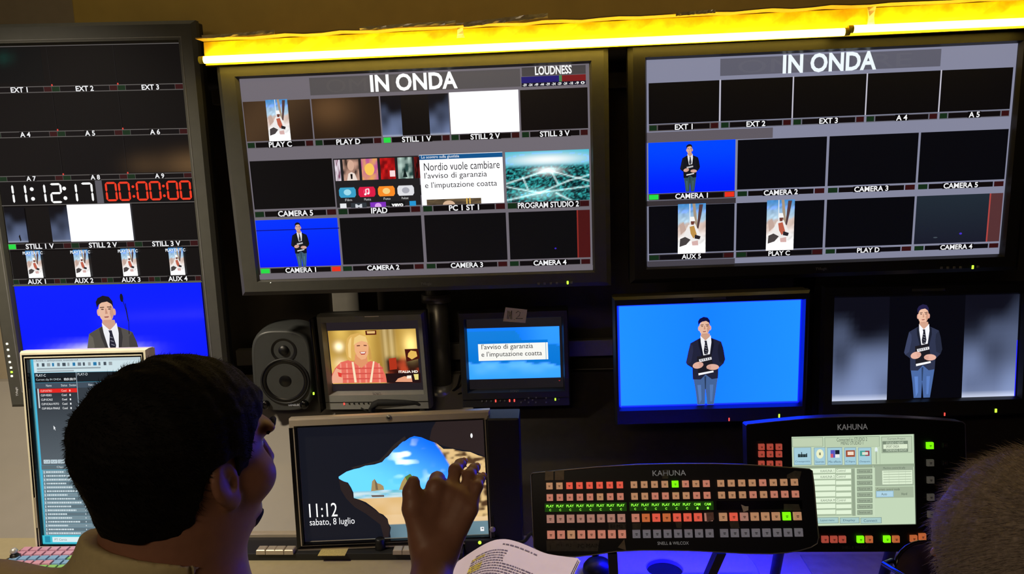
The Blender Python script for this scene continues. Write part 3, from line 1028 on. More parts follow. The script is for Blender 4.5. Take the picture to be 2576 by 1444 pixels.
def pic_sitcom():
    p = Picture(.2799, .21, (36, 30, 34))
    p.quad_px([(820.5, 811), (1052, 805.5), (1068, 980.5), (837.6, 984.5)])
    e = lambda x, y: p.px(560 + x / 3.8, 720 + y / 3.8)
    a = e(1005, 425)
    b = e(1890, 920)

    def fn(u, v):
        c = mixc((168, 128, 52), (236, 196, 98), vnoise(u, v * .4, 7, 3))
        c = c + (np.exp(-((u - .11) ** 2 / .0022 + (v - .30) ** 2 / .006)) * 1.2)[:, None] * np.array([1, .95, .7])
        c = c + (np.exp(-((u - .11) ** 2 / .004 + (v - .62) ** 2 / .01)) * .3)[:, None]
        cur = (sm(.58, .62, u) * sm(.78, .74, u))[:, None]
        c = c * (1 - cur * .55) + cur * .55 * mixc((150, 128, 80), (226, 204, 150), .5 + .5 * np.sin(u * 90))
        d = sm(.45, .6, v) * sm(.6, .66, u)
        c = c * (1 - d[:, None]) + d[:, None] * mixc((46, 14, 10), (190, 70, 40), sm(.35, .8, vnoise(u, v, 12, 8)))
        lm = (np.exp(-((u - .93) ** 2 / .006 + (v - .3) ** 2 / .04)))[:, None]
        return c + lm * np.array([1, .8, .3])
    p.grid(a[0], a[1], b[0], b[1], 60, 34, fn)
    E_ = lambda l, c: p.poly([e(*q) for q in l], c)
    E_([(1365, 424), (1470, 420), (1472, 462), (1370, 466)], (90, 30, 16))
    E_([(1380, 430), (1458, 428), (1458, 450), (1384, 452)], (230, 190, 120))
    E_([(1740, 600), (1870, 596), (1885, 690), (1760, 720)], (70, 20, 14))
    E_([(1775, 640), (1800, 612), (1850, 622), (1862, 668), (1810, 698), (1770, 672)], (232, 184, 90))
    E_([(1590, 690), (1660, 680), (1670, 790), (1600, 800)], (176, 50, 26))
    # woman with long fair hair and pink checked blouse
    E_([(1045, 840), (1085, 770), (1130, 725), (1200, 705), (1260, 720), (1400, 710), (1470, 722), (1520, 765), (1555, 840), (1578, 918), (1042, 928)], (232, 108, 92))
    for x in (1120, 1180, 1300, 1360, 1490):
        E_([(x, 735), (x + 14, 733), (x + 26, 922), (x + 8, 923)], (244, 150, 130))
    for y in (780, 830, 880):
        E_([(1075, y), (1535, y - 6), (1540, y + 6), (1070, y + 14)], (214, 84, 74))
    E_([(1235, 722), (1255, 722), (1285, 918), (1262, 920)], (250, 226, 190))
    E_([(1440, 715), (1455, 716), (1430, 918), (1408, 918)], (250, 226, 190))
    E_([(1045, 860), (1085, 780), (1130, 800), (1150, 880), (1150, 925), (1045, 928)], (240, 170, 140))
    E_([(1100, 820), (1140, 830), (1140, 870), (1110, 862)], (226, 60, 50))
    E_([(1180, 560), (1190, 500), (1225, 462), (1290, 446), (1345, 455), (1390, 500), (1412, 560), (1420, 640), (1432, 700), (1400, 722), (1330, 700), (1215, 712), (1192, 680), (1176, 610)], (222, 176, 92))
    E_([(1200, 560), (1212, 510), (1235, 480), (1228, 600), (1232, 690), (1206, 672)], (244, 206, 130))
    E_([(1270, 650), (1380, 650), (1390, 730), (1330, 780), (1262, 730)], (226, 150, 104))
    E_([(1262, 560), (1285, 520), (1330, 506), (1378, 520), (1398, 570), (1396, 640), (1370, 690), (1330, 700), (1290, 670), (1266, 620)], (240, 176, 128))
    E_([(1255, 560), (1262, 490), (1310, 462), (1370, 480), (1392, 540), (1370, 530), (1330, 520), (1290, 535)], (240, 204, 128))
    E_([(1284, 562), (1316, 560), (1316, 570), (1286, 572)], (110, 60, 44))
    E_([(1350, 558), (1380, 560), (1380, 570), (1350, 568)], (110, 60, 44))
    E_([(1310, 624), (1376, 622), (1362, 650), (1328, 652)], (176, 50, 50))
    E_([(1318, 628), (1368, 626), (1360, 640), (1328, 641)], (250, 240, 230))
    E_([(1400, 560), (1416, 600), (1432, 700), (1400, 700), (1396, 630)], (206, 156, 80))
    E_([(1560, 832), (1895, 826), (1900, 918), (1575, 922)], (34, 16, 18))
    E_([(1655, 912), (1680, 880), (1740, 858), (1810, 868), (1818, 912)], (232, 160, 124))
    p.text('ITALIA HD', *e(1685, 804), *e(1870, 824), (250, 244, 230), .04)
    E_([(1765, 852), (1808, 850), (1808, 878), (1765, 880)], (250, 240, 220))
    E_([(1828, 838), (1874, 836), (1876, 890), (1842, 892)], (236, 220, 130))
    return p


def pic_news():
    p = Picture(.2734, .21, (26, 23, 26))
    p.quad_px([(1173, 804), (1412, 796), (1417, 974), (1182, 979)])
    e = lambda x, y: p.px(1060 + x / 3.8, 720 + y / 3.8)
    a, b = e(435, 408), e(1332, 872)

    def fn(u, v):
        c = mixc((20, 130, 225), (0, 116, 214), v)
        arc = sm(.0, .02, v - (.66 + .25 * np.clip(u - .55, 0, 1) ** 1.2 + .02 * np.sin(u * 20)))
        c = c * (1 - arc[:, None]) + arc[:, None] * mixc((56, 168, 238), (110, 200, 245), vnoise(u, v, 8, 2) * sm(1, .7, v))
        t = sm(.22, .2, v - .0 - .25 * u + .1) * sm(.5, .9, u) * .5
        return c + t[:, None] * np.array([.05, .25, .25])
    p.grid(a[0], a[1], b[0], b[1], 50, 28, fn)
    q0, q1 = e(540, 555), e(1212, 698)
    p.rect(q0[0], q0[1], q1[0], q1[1], (250, 250, 244))
    p.rect(q0[0] + (q1[0] - q0[0]) * .965, q0[1], q0[0] + (q1[0] - q0[0]) * .975, q1[1], (150, 190, 215))
    p.text("l'avviso di garanzia", *e(572, 557), *e(1066, 606), (40, 38, 40), -.0)
    p.rect(q0[0], q0[1] - .04, q1[0], q0[1], (6, 122, 218))
    p.text("e l'imputazione coatta", *e(572, 628), *e(1152, 674), (40, 38, 40), .0)
    p.text('v', *e(1310, 898), *e(1328, 908), (180, 50, 50), .02)
    return p


def pic_studio():
    p = Picture(.4685, .281, (24, 140, 242))
    p.blue = 12.0
    p.grid(0, 0, 1, 1, 12, 8, lambda u, v: mixc((34, 150, 246), (22, 132, 238), np.clip(1 - abs(u - .5) * 1.6, 0, 1)))
    p.rect(0, 0, 1, .006, (70, 110, 255))
    p.rect(0, .985, 1, 1, (30, 60, 250))
    p.rect(0, 0, .004, 1, (60, 90, 255))
    p.rect(.994, 0, 1, 1, (20, 40, 255))
    presenter(p, .473, .135, .862, 1.0)
    return p


def pic_grade():
    p = Picture(.5244, .281, (7, 7, 14))
    smoke_panel(p, .0, .0, .298, 1, 1.15, 4)
    smoke_panel(p, .702, .0, .993, 1, 1.25, 9)
    p.rect(0, 0, .004, 1, (50, 60, 250))
    p.rect(.989, .45, .994, 1, (40, 40, 250))
    presenter(p, .478, .085, .905, 1.04, hair=(36, 32, 70), jacket=(46, 52, 76), jeans=(74, 104, 160))
    return p


def pic_panel():
    p = Picture(.2466, .185, (196, 216, 186))
    p.quad_px([(1990, 1098), (2298.4, 1091), (2303, 1318), (1995, 1323.5)])
    e = lambda x, y: p.px(1860 + x / 3.611, 1040 + y / 3.611)

    def B(x0, y0, x1, y1, c):
        a, b = e(x0, y0), e(x1, y1)
        p.rect(a[0], a[1], b[0], b[1], c)

    def T(t, x0, y0, x1, y1, c=(84, 96, 84)):
        p.text(t, *e(x0, y0), *e(x1, y1), c, .0)
    dk = (150, 168, 142)
    B(478, 220, 762, 300, dk)
    B(484, 226, 756, 296, (192, 208, 178))
    B(772, 216, 1275, 300, dk)
    B(778, 222, 1270, 298, (188, 206, 176))
    T('Connected to STUDIO 2', 884, 222, 1160, 250)
    T('MENU STUDIO 1', 922, 258, 1124, 282)
    B(1288, 210, 1570, 355, dk)
    B(1294, 216, 1564, 350, (190, 206, 180))
    T('Current Project', 1345, 222, 1508, 240)
    B(1298, 252, 1532, 348, (122, 138, 118))
    B(1306, 282, 1526, 318, (222, 236, 208))
    T('STUDIO 2 NEWS', 1332, 258, 1490, 276, (210, 225, 200))
    T('SPORT ONDA', 1332, 290, 1450, 310)
    T('MORNING SHOW', 1332, 324, 1520, 342, (210, 225, 200))
    ics = [(492, 655), (676, 782), (795, 936), (950, 1062), (1076, 1200)]
    for i, (a, b) in enumerate(ics):
        B(a, 310, b, 466, (120, 150, 162))
        B(a + 4, 314, b - 4, 462, (164, 204, 218))
        T(['Crosspoints', 'Sources', 'Mix effects', 'Clips', 'Outputs'][i], a + 14, 428, b - 14, 446, (70, 100, 120))
    B(530, 370, 615, 396, (60, 80, 84))
    for x, h in ((536, 30), (560, 46), (584, 24), (606, 36)):
        B(x, 396 - h, x + 8, 396, (20, 34, 40))
    p.ell(*e(730, 366), .030, .052, (236, 240, 200))
    B(722, 354, 738, 378, (130, 136, 110))
    B(826, 332, 868, 400, (90, 90, 190))
    B(868, 332, 908, 370, (24, 30, 50))
    B(868, 370, 908, 400, (235, 235, 235))
    B(826, 366, 850, 400, (210, 90, 110))
    B(964, 334, 1048, 392, (160, 76, 50))
    B(980, 346, 1036, 376, (240, 220, 200))
    B(1092, 338, 1180, 384, (70, 160, 150))
    B(1140, 338, 1180, 384, (150, 60, 70))
    B(1112, 350, 1166, 374, (220, 226, 210))
    p.ell(*e(1240, 328), .012, .028, (225, 240, 240))
    B(1237, 340, 1244, 456, (110, 124, 108))
    B(1270, 300, 1276, 466, dk)
    B(476, 476, 1600, 482, dk)
    for k in range(8):
        y = 500 + k * 53.2
        B(480, y, 1046, y + 50, (170, 188, 160))
        B(490, y + 4, 868, y + 36, (228, 244, 216))
        B(874, y + 4, 1012, y + 36, (228, 244, 216))
        if k in (0, 1, 5):
            T(['KAHUNA 1', 'KAHUNA 2', '', '', '', 'KAHUNA M'][k] + '  Control', 735, y + 10, 960, y + 28, (110, 124, 106))
        B(1064, y + 2, 1204, y + 42, (134, 150, 128))
        B(1070, y + 8, 1196, y + 34, (158, 174, 150))
        T('Source set', 1080, y + 12, 1184, y + 28)
    B(1012, 500, 1050, 925, (150, 166, 142))
    B(1052, 490, 1058, 925, (214, 230, 204))
    B(1210, 470, 1216, 925, (214, 230, 204))
    B(1224, 478, 1578, 650, (158, 174, 150))
    T('Machine control & tally', 1300, 484, 1500, 502)
    B(1290, 516, 1566, 636, (222, 238, 210))
    for x in (1350, 1440, 1500):
        B(x, 516, x + 4, 636, (160, 176, 152))
    for k in range(5):
        B(1300, 524 + k * 23, 1556, 527 + k * 23, (180, 196, 170))
    B(1226, 664, 1578, 758, (164, 180, 154))
    T('Current control mode', 1240, 674, 1450, 694)
    B(1234, 700, 1394, 754, (150, 190, 212))
    B(1240, 706, 1388, 748, (176, 212, 230))
    T('Auto', 1282, 716, 1334, 738)
    T('Hand', 1464, 714, 1516, 736)
    for i, (a, b) in enumerate(((700, 895), (905, 1085), (1092, 1285))):
        B(a, 940, b, 992, (128, 150, 140))
        B(a + 4, 944, b - 5, 988, (168, 202, 200))
        T(['Layout menu', 'Display', 'Connect'][i], a + 30, 956, b - 40, 978, (70, 100, 120))
    return p


# ================================================================== the room
def struct(name, mb, m, label=None):
    o = mb.build(name, m)
    o['kind'] = 'structure'
    return o


X0, X1, Y0, Y1, ZC = -2.6, 2.6, -1.6, 2.45, 2.62
struct('floor', MB().box(((X0 + X1) / 2, (Y0 + Y1) / 2, -.05), (X1 - X0 + .2, Y1 - Y0 + .2, .1)), M_FLOOR)
struct('ceiling', MB().box(((X0 + X1) / 2, (Y0 + Y1) / 2, ZC + .05), (X1 - X0 + .2, Y1 - Y0 + .2, .1)), M_CEIL)
struct('wall_back', MB().box(((X0 + X1) / 2, Y1 + .05, ZC / 2), (X1 - X0 + .2, .1, ZC)), M_WALL)
struct('wall_left', MB().box((X0 - .05, (Y0 + Y1) / 2, ZC / 2), (.1, Y1 - Y0, ZC)), M_WALL)
struct('wall_right', MB().box((X1 + .05, (Y0 + Y1) / 2, ZC / 2), (.1, Y1 - Y0, ZC)), M_DARKW)
struct('wall_front', MB().box(((X0 + X1) / 2, Y0 - .05, ZC / 2), (X1 - X0 + .2, .1, ZC)), M_DARKW)

# dark backboard behind the monitors (set on the back wall)
bb0 = at(560, 700, 2.36).x
struct('trim_1', MB().box(((bb0 - .14 + X1) / 2, 2.41, 1.45), (X1 - bb0 + .14, .08, 1.4)), M_DARKW)

# bulkhead above the light
sz = at(1300, 62, 2.12).z
sx0 = at(178, 30, 2.12).x
tilt = math.atan2(at(2500, 6, 2.12).z - at(520, 100, 2.12).z, at(2500, 6, 2.12).x - at(520, 100, 2.12).x)
smb = MB()
L = X1 - sx0
c0 = at(1300, 60, 2.12)
smb.box((sx0 + L / 2, 2.29, (sz + ZC) / 2 + .01), (L, .32, ZC - sz + .02), bev=.004)
bulk = struct('trim_2', smb, M_SOF)
bulk.rotation_euler = (0, 0, 0)

# ------------------------------------------------------------------ cove light
YT, YB = 1.90, 1.925
lt0, lt1 = at(508, 151, YT), at(2130, 80, YT)
lt2, lt3 = at(2126, 74, YT), at(2640, 52, YT)
root = thing('light_board', 'long yellow foil covered board behind the glowing light tubes above the big screens', 'board', lt0)
b0, b1 = at(512, 106, YB), at(2660, -4, YB)
n = 46
rows, lid = [], []
for i in range(n + 1):
    t = i / n
    x = b0.x + (b1.x - b0.x) * t
    zt = b0.z + (b1.z - b0.z) * t
    zl = lt0.z + (lt3.z - lt0.z) * t - .010
    wv = .0015 * math.sin(i * 1.7) + .001 * math.sin(i * 4.1)
    rows.append([(x, YB, zl), (x, YB - .002 + .003 * math.sin(i * 2.3), (zl + zt) / 2), (x, YB, zt), (x, YB + .012, zt), (x, YB + .012, zl)])
    lid.append([(x, YB - .045, zt + wv + .001), (x, YB - .045, zt + wv + .004), (x, YB + .20, zt + .005), (x, YB + .20, zt + .001)])
o = MB().loops(rows, cap0=True, cap1=True).build('board', M_YEL, root)
o.matrix_parent_inverse = Matrix.Translation(-lt0)
o = MB().loops(lid, cap0=True, cap1=True).build('top_lid', M_SOF, root)
o.matrix_parent_inverse = Matrix.Translation(-lt0)
la, lb_ = at(500, 163, 2.2), at(1600, 117, 2.2)
o = MB().box(tuple((la + lb_) / 2), ((lb_ - la).length, .03, .011), rot=Euler((0, -math.atan2(lb_.z - la.z, lb_.x - la.x), 0))).build('ledge', M_YEL, root)
o.matrix_parent_inverse = Matrix.Translation(-lt0)


def light_tube(a, b, label):
    r = thing('light_tube', label, 'light', a, group=None)
    mb = MB()
    d = (b - a)
    mb.cyl((0, 0, 0), d, .0088, n=16)
    mb.build('tube', M_LED, r)
    e = d.normalized()
    for s, q in ((0, Vector((0, 0, 0))), (1, d)):
        MB().cyl(q - e * .006, q + e * .006, .0092, n=16).build('end_cap', M_YEL, r)
    return r


light_tube(lt0, lt1, 'long glowing yellow-white light tube running above the centre screen')
light_tube(lt2 + Vector((.012, 0, 0)), lt3, 'glowing light tube carrying on to the right edge, set slightly higher')


def film(pts_px, y, label, m, dz=.018, seed=0):
    """crinkled strip of tape hanging at the bulkhead edge"""
    r_ = random.Random(seed)
    P0, P1 = at(*pts_px[0], y), at(*pts_px[1], y)
    mb = MB()
    nn = 18
    for side in (0,):
        ring = []
        for i in range(nn + 1):
            t = i / nn
            c = P0.lerp(P1, t)
            cz = [c + Vector((0, r_.uniform(-.0015, .0015), -dz / 2 + r_.uniform(-.0008, .0008))), c + Vector((0, r_.uniform(-.003, .001), 0)), c + Vector((0, r_.uniform(-.0015, .0015), dz / 2 + r_.uniform(-.0008, .0008)))]
            ring.append(cz + [q + Vector((0, .001, 0)) for q in reversed(cz)])
        mb.loops(ring, cap0=True, cap1=True)
    o = mb.build('adhesive_tape', m)
    return props(o, label, 'tape', 'strips of tape along the light')


film([(508, 93), (690, 80)], 1.874, 'crinkled clear tape strip at the left end of the light under the bulkhead', M_CLEAR, .008, 1)
film([(905, 72), (1146, 56)], 1.874, 'shiny clear tape strip under the bulkhead above the large title letters', M_CLEAR, .008, 2)
film([(1166, 62), (1378, 38)], 1.874, 'brownish peeling tape strip on the bulkhead just right of its bright tape tab', M_CLEAR, .011, 3)
film([(1700, 36), (1800, 28)], 1.874, 'faint clear tape strip on the bulkhead above the right screen', M_CLEAR, .008, 4)


def tab(px, py, label, wd=.018, ht=.05, y=1.915, seed=1, m=None):
    c = at(px, py, y)
    mb = MB()
    ring = []
    for i in range(5):
        t = i / 4 - .5
        x = wd * (1 - .35 * math.sin((t + .5) * math.pi))
        ring.append([(-x / 2, -.006 * math.cos(t * 5), t * ht), (x / 2, .002 * math.cos(t * 5), t * ht), (x / 2, .0014, t * ht), (-x / 2, .0014, t * ht)])
    mb.loops(ring, cap0=True, cap1=True)
    o = mb.build('adhesive_tape', m or M_CLEAR)
    o.location = c
    return props(o, label, 'tape', 'strips of tape along the light')


tab(1158, 76, 'small bright tape tab on the yellow board near the middle of the light', .02, .035, m=M_PAPER)
tab(2192, 42, 'hourglass shaped clear tape tab wrapped over the joint of the light tubes', .022, .055, m=M_PAPER)

# ------------------------------------------------------------------ rails and posts behind the screens


def rail(name, px0, px1, y, h, m, label, x0=None, x1=None):
    a, b = at(*px0, y), at(*px1, y)
    if x0 is not None:
        s = (b.z - a.z) / (b.x - a.x)
        a, b = Vector((x0, y, a.z + s * (x0 - a.x))), Vector((x1, y, a.z + s * (x1 - a.x)))
    r = thing(name, label, 'rail', a)
    mb = MB()
    d = b - a
    ang = -math.atan2(d.z, d.x)
    mb.box(tuple(d / 2 - Vector((0, 0, h / 2))), (d.length, .03, h), rot=Euler((0, ang, 0)), bev=.003)
    mb.build('rail_body', m, r)
    return r


rail('mounting_rail', (580, 879), (2070, 836), 2.335, .052, M_RAIL, 'grey horizontal mounting rail behind the speaker and small monitors', -1.02, 1.5)
rail('mounting_rail', (530, 228), (1557, 183), 2.335, .044, M_RAIL, 'pale horizontal mounting rail seen between the big screens just under the light', -1.02, 1.5)


def post(px, py0, py1, y, r, m, label, ring=True, bottom=1.072):
    a = at(px, py0, y)
    root = thing('mounting_pole', label, 'pole', (a.x, y, bottom))
    H_ = a.z - bottom
    MB().cyl((0, 0, 0), (0, 0, H_ + .06), r, n=28).build('tube', m, root)
    if ring:
        MB().cyl((0, 0, H_ - .02), (0, 0, H_ + .004), r * 1.35, n=28).build('collar', M_STEEL, root)
    if ring:
        MB().cyl((0, 0, 0), (0, 0, at(px, 1002, y).z - bottom), r * 1.12, n=28).build('chrome_sleeve', M_STEEL, root)
    return root


post(1098, 742, 0, 2.245, .034, M_ALU, 'round metal pole standing between the two small boxy monitors')
post(2024, 700, 0, 2.245, .030, M_CASE, 'dark round pole behind the gap between the two lower right screens', ring=False)
b = at(872, 740, 2.33)
props(MB().box((b.x, 2.335, 1.35), (.085, .05, .75), bev=.004).build('upright_bracket', M_RAIL), 'grey upright bracket plate above the left boxy monitor', 'bracket')


# ------------------------------------------------------------------ monitors
def pose(loc, rot):
    return Matrix.Translation(loc) @ Euler([R(a) for a in rot], 'XYZ').to_matrix().to_4x4()


def monitor(name, label, loc, rot, W, H, g, depth, pic, mb_, mc, cat='television', lip=.016, slope=.012, scr=None, arm=True, group=None, vents=True):
    root = thing(name, label, cat, mw=pose(loc, rot), group=group)
    l, r, t, b = g
    f = MB()
    k = .25
    f.frame(W, H, [(l, r, t, b, .014), (l, r, t, b, -lip * .35), (l - slope, r - slope, t - slope, b - slope, -lip), (.005, .005, .005, .005, -lip), (0, 0, 0, 0, -.0035), (-.0006, -.0006, -.0006, -.0006, .004)])
    bz = f.build('bezel', mb_, root)
    c = MB()
    cx, cz = (r - l) / 2, (t - b) / 2
    ow, oh = W + l + r, H + t + b
    c.box((cx, .014 + depth * .22, cz), (ow - .004, depth * .44, oh - .004), bev=.004)
    c.box((cx, .014 + depth * .66, cz), (ow * .82, depth * .66, oh * .8), bev=.012)
    c.build('back_cover', mc, root)
    me = pic.mesh('picture')
    obj('screen', me, scr or M_SCR, root)
    MB().box((0, .0035, 0), (W * .996, .004, H * .996)).build('panel_backing', M_BLK, root)
    if arm:
        y1 = (2.28 - loc[1]) if loc[1] < 2.25 else .1
        a = MB()
        a.box((0, .014 + depth + (y1 - depth) / 2 - .005, 0), (.12, max(.02, y1 - depth - .014), .12), bev=.004)
        a.build('wall_mount', M_CASE, root)
    return root, dict(l=l, r=r, t=t, b=b, W=W, H=H, lip=lip)


def on_px(root, px, py, dy):
    """front-face point of a thing at a photo pixel (local x, z), dy = local y of that face"""
    m = root.matrix_world
    inv = m.inverted()
    o_, d_ = inv @ CAM, inv.to_3x3() @ ray(px, py)
    q = o_ + d_ * ((dy - o_.y) / d_.y)
    return q.x, q.z


def led(root, px, py, m, w_=.004, h_=.007, y=-.016, name='indicator_light'):
    x, z = on_px(root, px, py, y)
    return MB().box((x, y, z), (w_, .004, h_), bev=min(w_, h_) * .3).build(name, m, root)


def small_button(root, px, py, y=-.016, w_=.006, m=None):
    x, z = on_px(root, px, py, y)
    return MB().box((x, y, z), (w_, .005, w_), bev=.001).build('button', m or M_DINK, root)


# A: upright multiviewer screen on the left
A, ga = monitor('upright_television', 'tall upright screen at far left showing clocks, preview cells and a blue studio shot', (-1.2259, 2.0129, 1.6155), (1.14, .53, 3.06), .523, .93, (.053, .050, .054, .058), .075, pic_left(), M_BEZ, M_CASE, slope=.010)
for px, py, m in ((18, 865, M_ON_W), (20.5, 880, M_ON_W), (22.5, 896, M_ON_W), (25, 911, M_ON_W), (28, 925, M_ON_W), (29.5, 936, M_ON_G), (30, 946, M_ON_W)):
    led(A, px, py, m, .006, .006)
x, z = on_px(A, 43, 985, -.016)
writing('logo', 'TVlogic', (x, -.016, z), .008, M_WINK, A, rot=R(90))
MB().frame(.523 + .020, .93 + .020, [(0, 0, 0, 0, -.0165), (.0015, .0015, .0015, .0015, -.0175), (.003, .003, .003, .003, -.0165)]).build('trim_line', M_DINK, A)

# B: centre multiviewer
B_, gb = monitor('television', 'large centre screen showing preview cells under big title letters and a loudness scale', (-.3375, 1.9694, 1.7154), (2.09, -.4, -.16), .8929, .523, (.053, .047, .040, .043), .07, pic_center(), M_BEZ, M_CASE)
for i in range(4):
    small_button(B_, 1355 + i * 15.3, 714 - i * .6)
led(B_, 1428, 711, M_ON_G, .005, .009)
small_button(B_, 1438, 711)
led(B_, 681, 711, M_ON_W, .002, .002)
x, z = on_px(B_, 1072, 715, -.016)
writing('logo', 'TVlogic', (x, -.016, z), .009, M_DINK, B_)

# C: right multiviewer
C_, gc = monitor('television', 'large right screen showing preview cells under big title letters, no loudness scale', (.7048, 1.9818, 1.7269), (2.12, -.59, 1.09), .9064, .523, (.047, .047, .042, .043), .07, pic_right(), M_BEZB, M_CASE)
for i in range(4):
    small_button(C_, 2368 + i * 16, 674 - i * .3)
led(C_, 2447, 672, M_ON_G, .005, .010)
small_button(C_, 2460, 671)
x, z = on_px(C_, 2066, 677, -.016)
writing('logo', 'TVlogic', (x, -.016, z), .009, M_DINK, C_)

# I: blue studio shot
I_, gi = monitor('studio_monitor', 'lower right screen showing a man with a folder on a plain light blue ground', (.4111, 1.95, 1.228), (3.25, -1.06, -.63), .4685, .281, (.016, .018, .026, .048), .06, pic_studio(), M_BEZB, M_CASE, 'monitor', slope=.006)
led(I_, 1834, 1055, M_ON_R, .003, .009)
led(I_, 1960, 1046, M_ON_G, .004, .010)
x, z = on_px(I_, 1785, 751, -.016)
MB().box((x, -.016, z), (.082, .002, .006), bev=.0008).build('tally_lamp', M_BEZ, I_)
# J
J_, gj = monitor('studio_monitor', 'far right screen showing a man in jeans between two smoky grey panels on black', (1.0078, 2.034, 1.2151), (-4.45, 1.31, 6.71), .5244, .281, (.036, .02, .034, .05), .06, pic_grade(), M_BEZB, M_CASE, 'monitor', slope=.006)
led(J_, 2376, 1042, M_ON_R, .003, .009)
led(J_, 2505, 1033, M_ON_G, .006, .011)
x, z = on_px(J_, 2336, 729, -.016)
MB().box((x, -.016, z), (.092, .002, .007), bev=.0008).build('tally_lamp', M_BEZ, J_)

# G, H: boxy broadcast monitors
G_, gg = monitor('boxy_monitor', 'small grey boxy monitor beside the speaker showing a laughing blonde woman', (-.5197, 2.128, 1.1926), (.61, -1.62, -5.34), .2799, .21, (.020, .020, .026, .052), .075, pic_sitcom(), M_SGREY, M_CASE, 'monitor', lip=.026, slope=.004, arm=False)
led(G_, 866, 1016, M_ON_R, .004, .007, -.026)
for i in range(5):
    small_button(G_, 879 + i * 12, 1015.5 - i * .3, -.026, .004, M_BLK)
x, z = on_px(G_, 948, 990, -.026)
writing('logo', 'SONY', (x, -.026, z), .007, M_DINK, G_)
x, z = on_px(G_, 935, 796, -.026)
MB().box((x, -.026, z), (.042, .002, .003), bev=.0006).build('tally_lamp', M_PAPER, G_)
for nm, gx, m in (('left_hood_wall', -1, M_GBLK),):
    MB().box((-.14 - .020 - .004, -.034, .0 - .013), (.006, .04, .28), bev=.001).build('side_hood', M_GBLK, G_)
MB().box((0, -.0275, -.105 - .0255), (.318, .001, .0012)).build('seam', M_BLK, G_)

H_, gh = monitor('boxy_monitor', 'small black boxy monitor showing a headline on blue with a taped paper note on top', (-.1083, 2.1229, 1.1952), (.56, -.56, .02), .2734, .21, (.023, .020, .026, .052), .075, pic_news(), mat('charcoal_monitor_plastic', (46, 45, 44), .45), M_CASE, 'monitor', lip=.022, slope=.004, arm=False)
for px, py in ((1247, 1008.5), (1282, 1007.8), (1294, 1007.5)):
    led(H_, px, py, M_ON_R, .004, .008, -.022)
led(H_, 1397, 1004, M_ON_G, .004, .009, -.022)
for px, py in ((1213, 1009), (1224, 1009), (1236, 1009), (1259, 1008), (1270, 1008), (1311, 1012), (1321, 1006), (1330, 1001), (1330, 1012), (1340, 1006), (1349, 1000), (1348, 1012), (1374, 1001), (1374, 1012), (1406, 1004)):
    small_button(H_, px, py, -.022, .0045, M_DINK)
x, z = on_px(H_, 1295, 984, -.022)
writing('logo', 'SONY', (x, -.022, z), .007, M_DINK, H_)
MB().box((0, -.0235, -.105 - .0245), (.312, .001, .0012)).build('seam', M_BLK, H_)
# the paper note
x, z = on_px(H_, 1296, 792, -.024)
nt = thing('paper_note', 'torn scrap of paper with a handwritten mark taped on the black boxy monitor', 'note', mw=H_.matrix_world @ Matrix.Translation((x, -.0245, z)) @ Matrix.Rotation(R(4), 4, 'Y'))
mb = MB()
mb.loops([[(-.034, -.0, -.02), (.030, -.001, -.022), (.034, -.001, .017), (-.028, 0, .021)], [(-.034, -.0008, -.02), (.030, -.002, -.022), (.034, -.0035, .017), (-.028, -.001, .021)]], cap0=True, cap1=True)
mb.build('paper', mat('cream_paper', (232, 218, 190), .8, noise=.05), nt)
mb = MB()
for st in ([(-.022, -.012), (-.021, .012), (-.015, -.004), (-.010, .013), (-.009, -.013)], [(-.018, -.012), (-.017, .010)], [(-.013, -.012), (-.0125, .008)], [(.002, .006), (.008, .012), (.014, .008), (.012, -.001), (.002, -.010), (.022, -.009)], [(-.003, -.013), (-.002, -.014)]):
    mb.tube([(a, -.0030, b) for a, b in st], .0007, n=6)
mb.build('handwriting', M_INK, nt)

# D, E: desk computer monitors
cm = Vector((-1.2664756, 1.91656723, .9939479))
cm = CAM + (cm - CAM) * .932
D_, gd = monitor('computer_monitor', 'upright cream framed computer monitor at left showing white and grey clip lists', cm, (-5.455, -.754, -1.706), .301, .482, (.020, .020, .022, .020), .03, pic_playout(), M_CREAM, M_CREAM, 'monitor', slope=.004, arm=False, scr=M_SCRM)
MB().frame(.301, .482, [(.010, .010, .013, .012, -.0164), (.010, .010, .013, .012, -.0175), (.001, .001, .001, .001, -.014), (0, 0, 0, 0, -.004)]).build('inner_bezel', M_GBLK, D_)
for i in range(3):
    x, z = on_px(D_, 92 + i * 1.2, 1290 + i * 30, -.0165)
x, z = on_px(D_, 91, 1290, -.0165)
MB().box((x, -.0165, z), (.005, .002, .08), bev=.0008).build('button_strip', M_SILV, D_)

E_, ge = monitor('computer_monitor', 'silver topped computer monitor on the desk showing a sea cave beach lock screen', (-.4051, 1.771, .9642), (-5.14, -.99, 2.34), .4636, .296, (.019, .018, .0225, .020), .03, pic_beach(), M_SILV, M_CASE, 'monitor', slope=.003, arm=False, scr=M_SCRM)
MB().frame(.4636, .296, [(.017, .016, .0015, .012, -.0163), (.017, .016, .0015, .012, -.0175), (.001, .001, .0005, .001, -.015), (0, 0, 0, 0, -.004)]).build('inner_bezel', M_GBLK, E_)
x, z = on_px(E_, 978, 1051, -.016)
lg = MB().lathe([(0, .0030), (.0068, .0030), (.0072, .0024), (.0072, 0)], (x, -.0150, z)).build('logo_badge', M_ALU, E_)
writing('logo', 'hp', (x, -.0182, z), .0075, M_BLK, lg)
x, z = on_px(E_, 1239, 1332, -.0175)
MB().lathe([(0, .003), (.006, .003), (.0075, .001), (.0075, 0)], (x, -.0165, z)).build('power_button', M_SILV, E_)
for root_, bz, hh in ((D_, -.24, .5), (E_, -.148, .3)):
    st = MB()
    st.box((0, .075, -.02), (.09, .03, .22), bev=.006)
    st.build('stand_neck', M_CASE, root_)

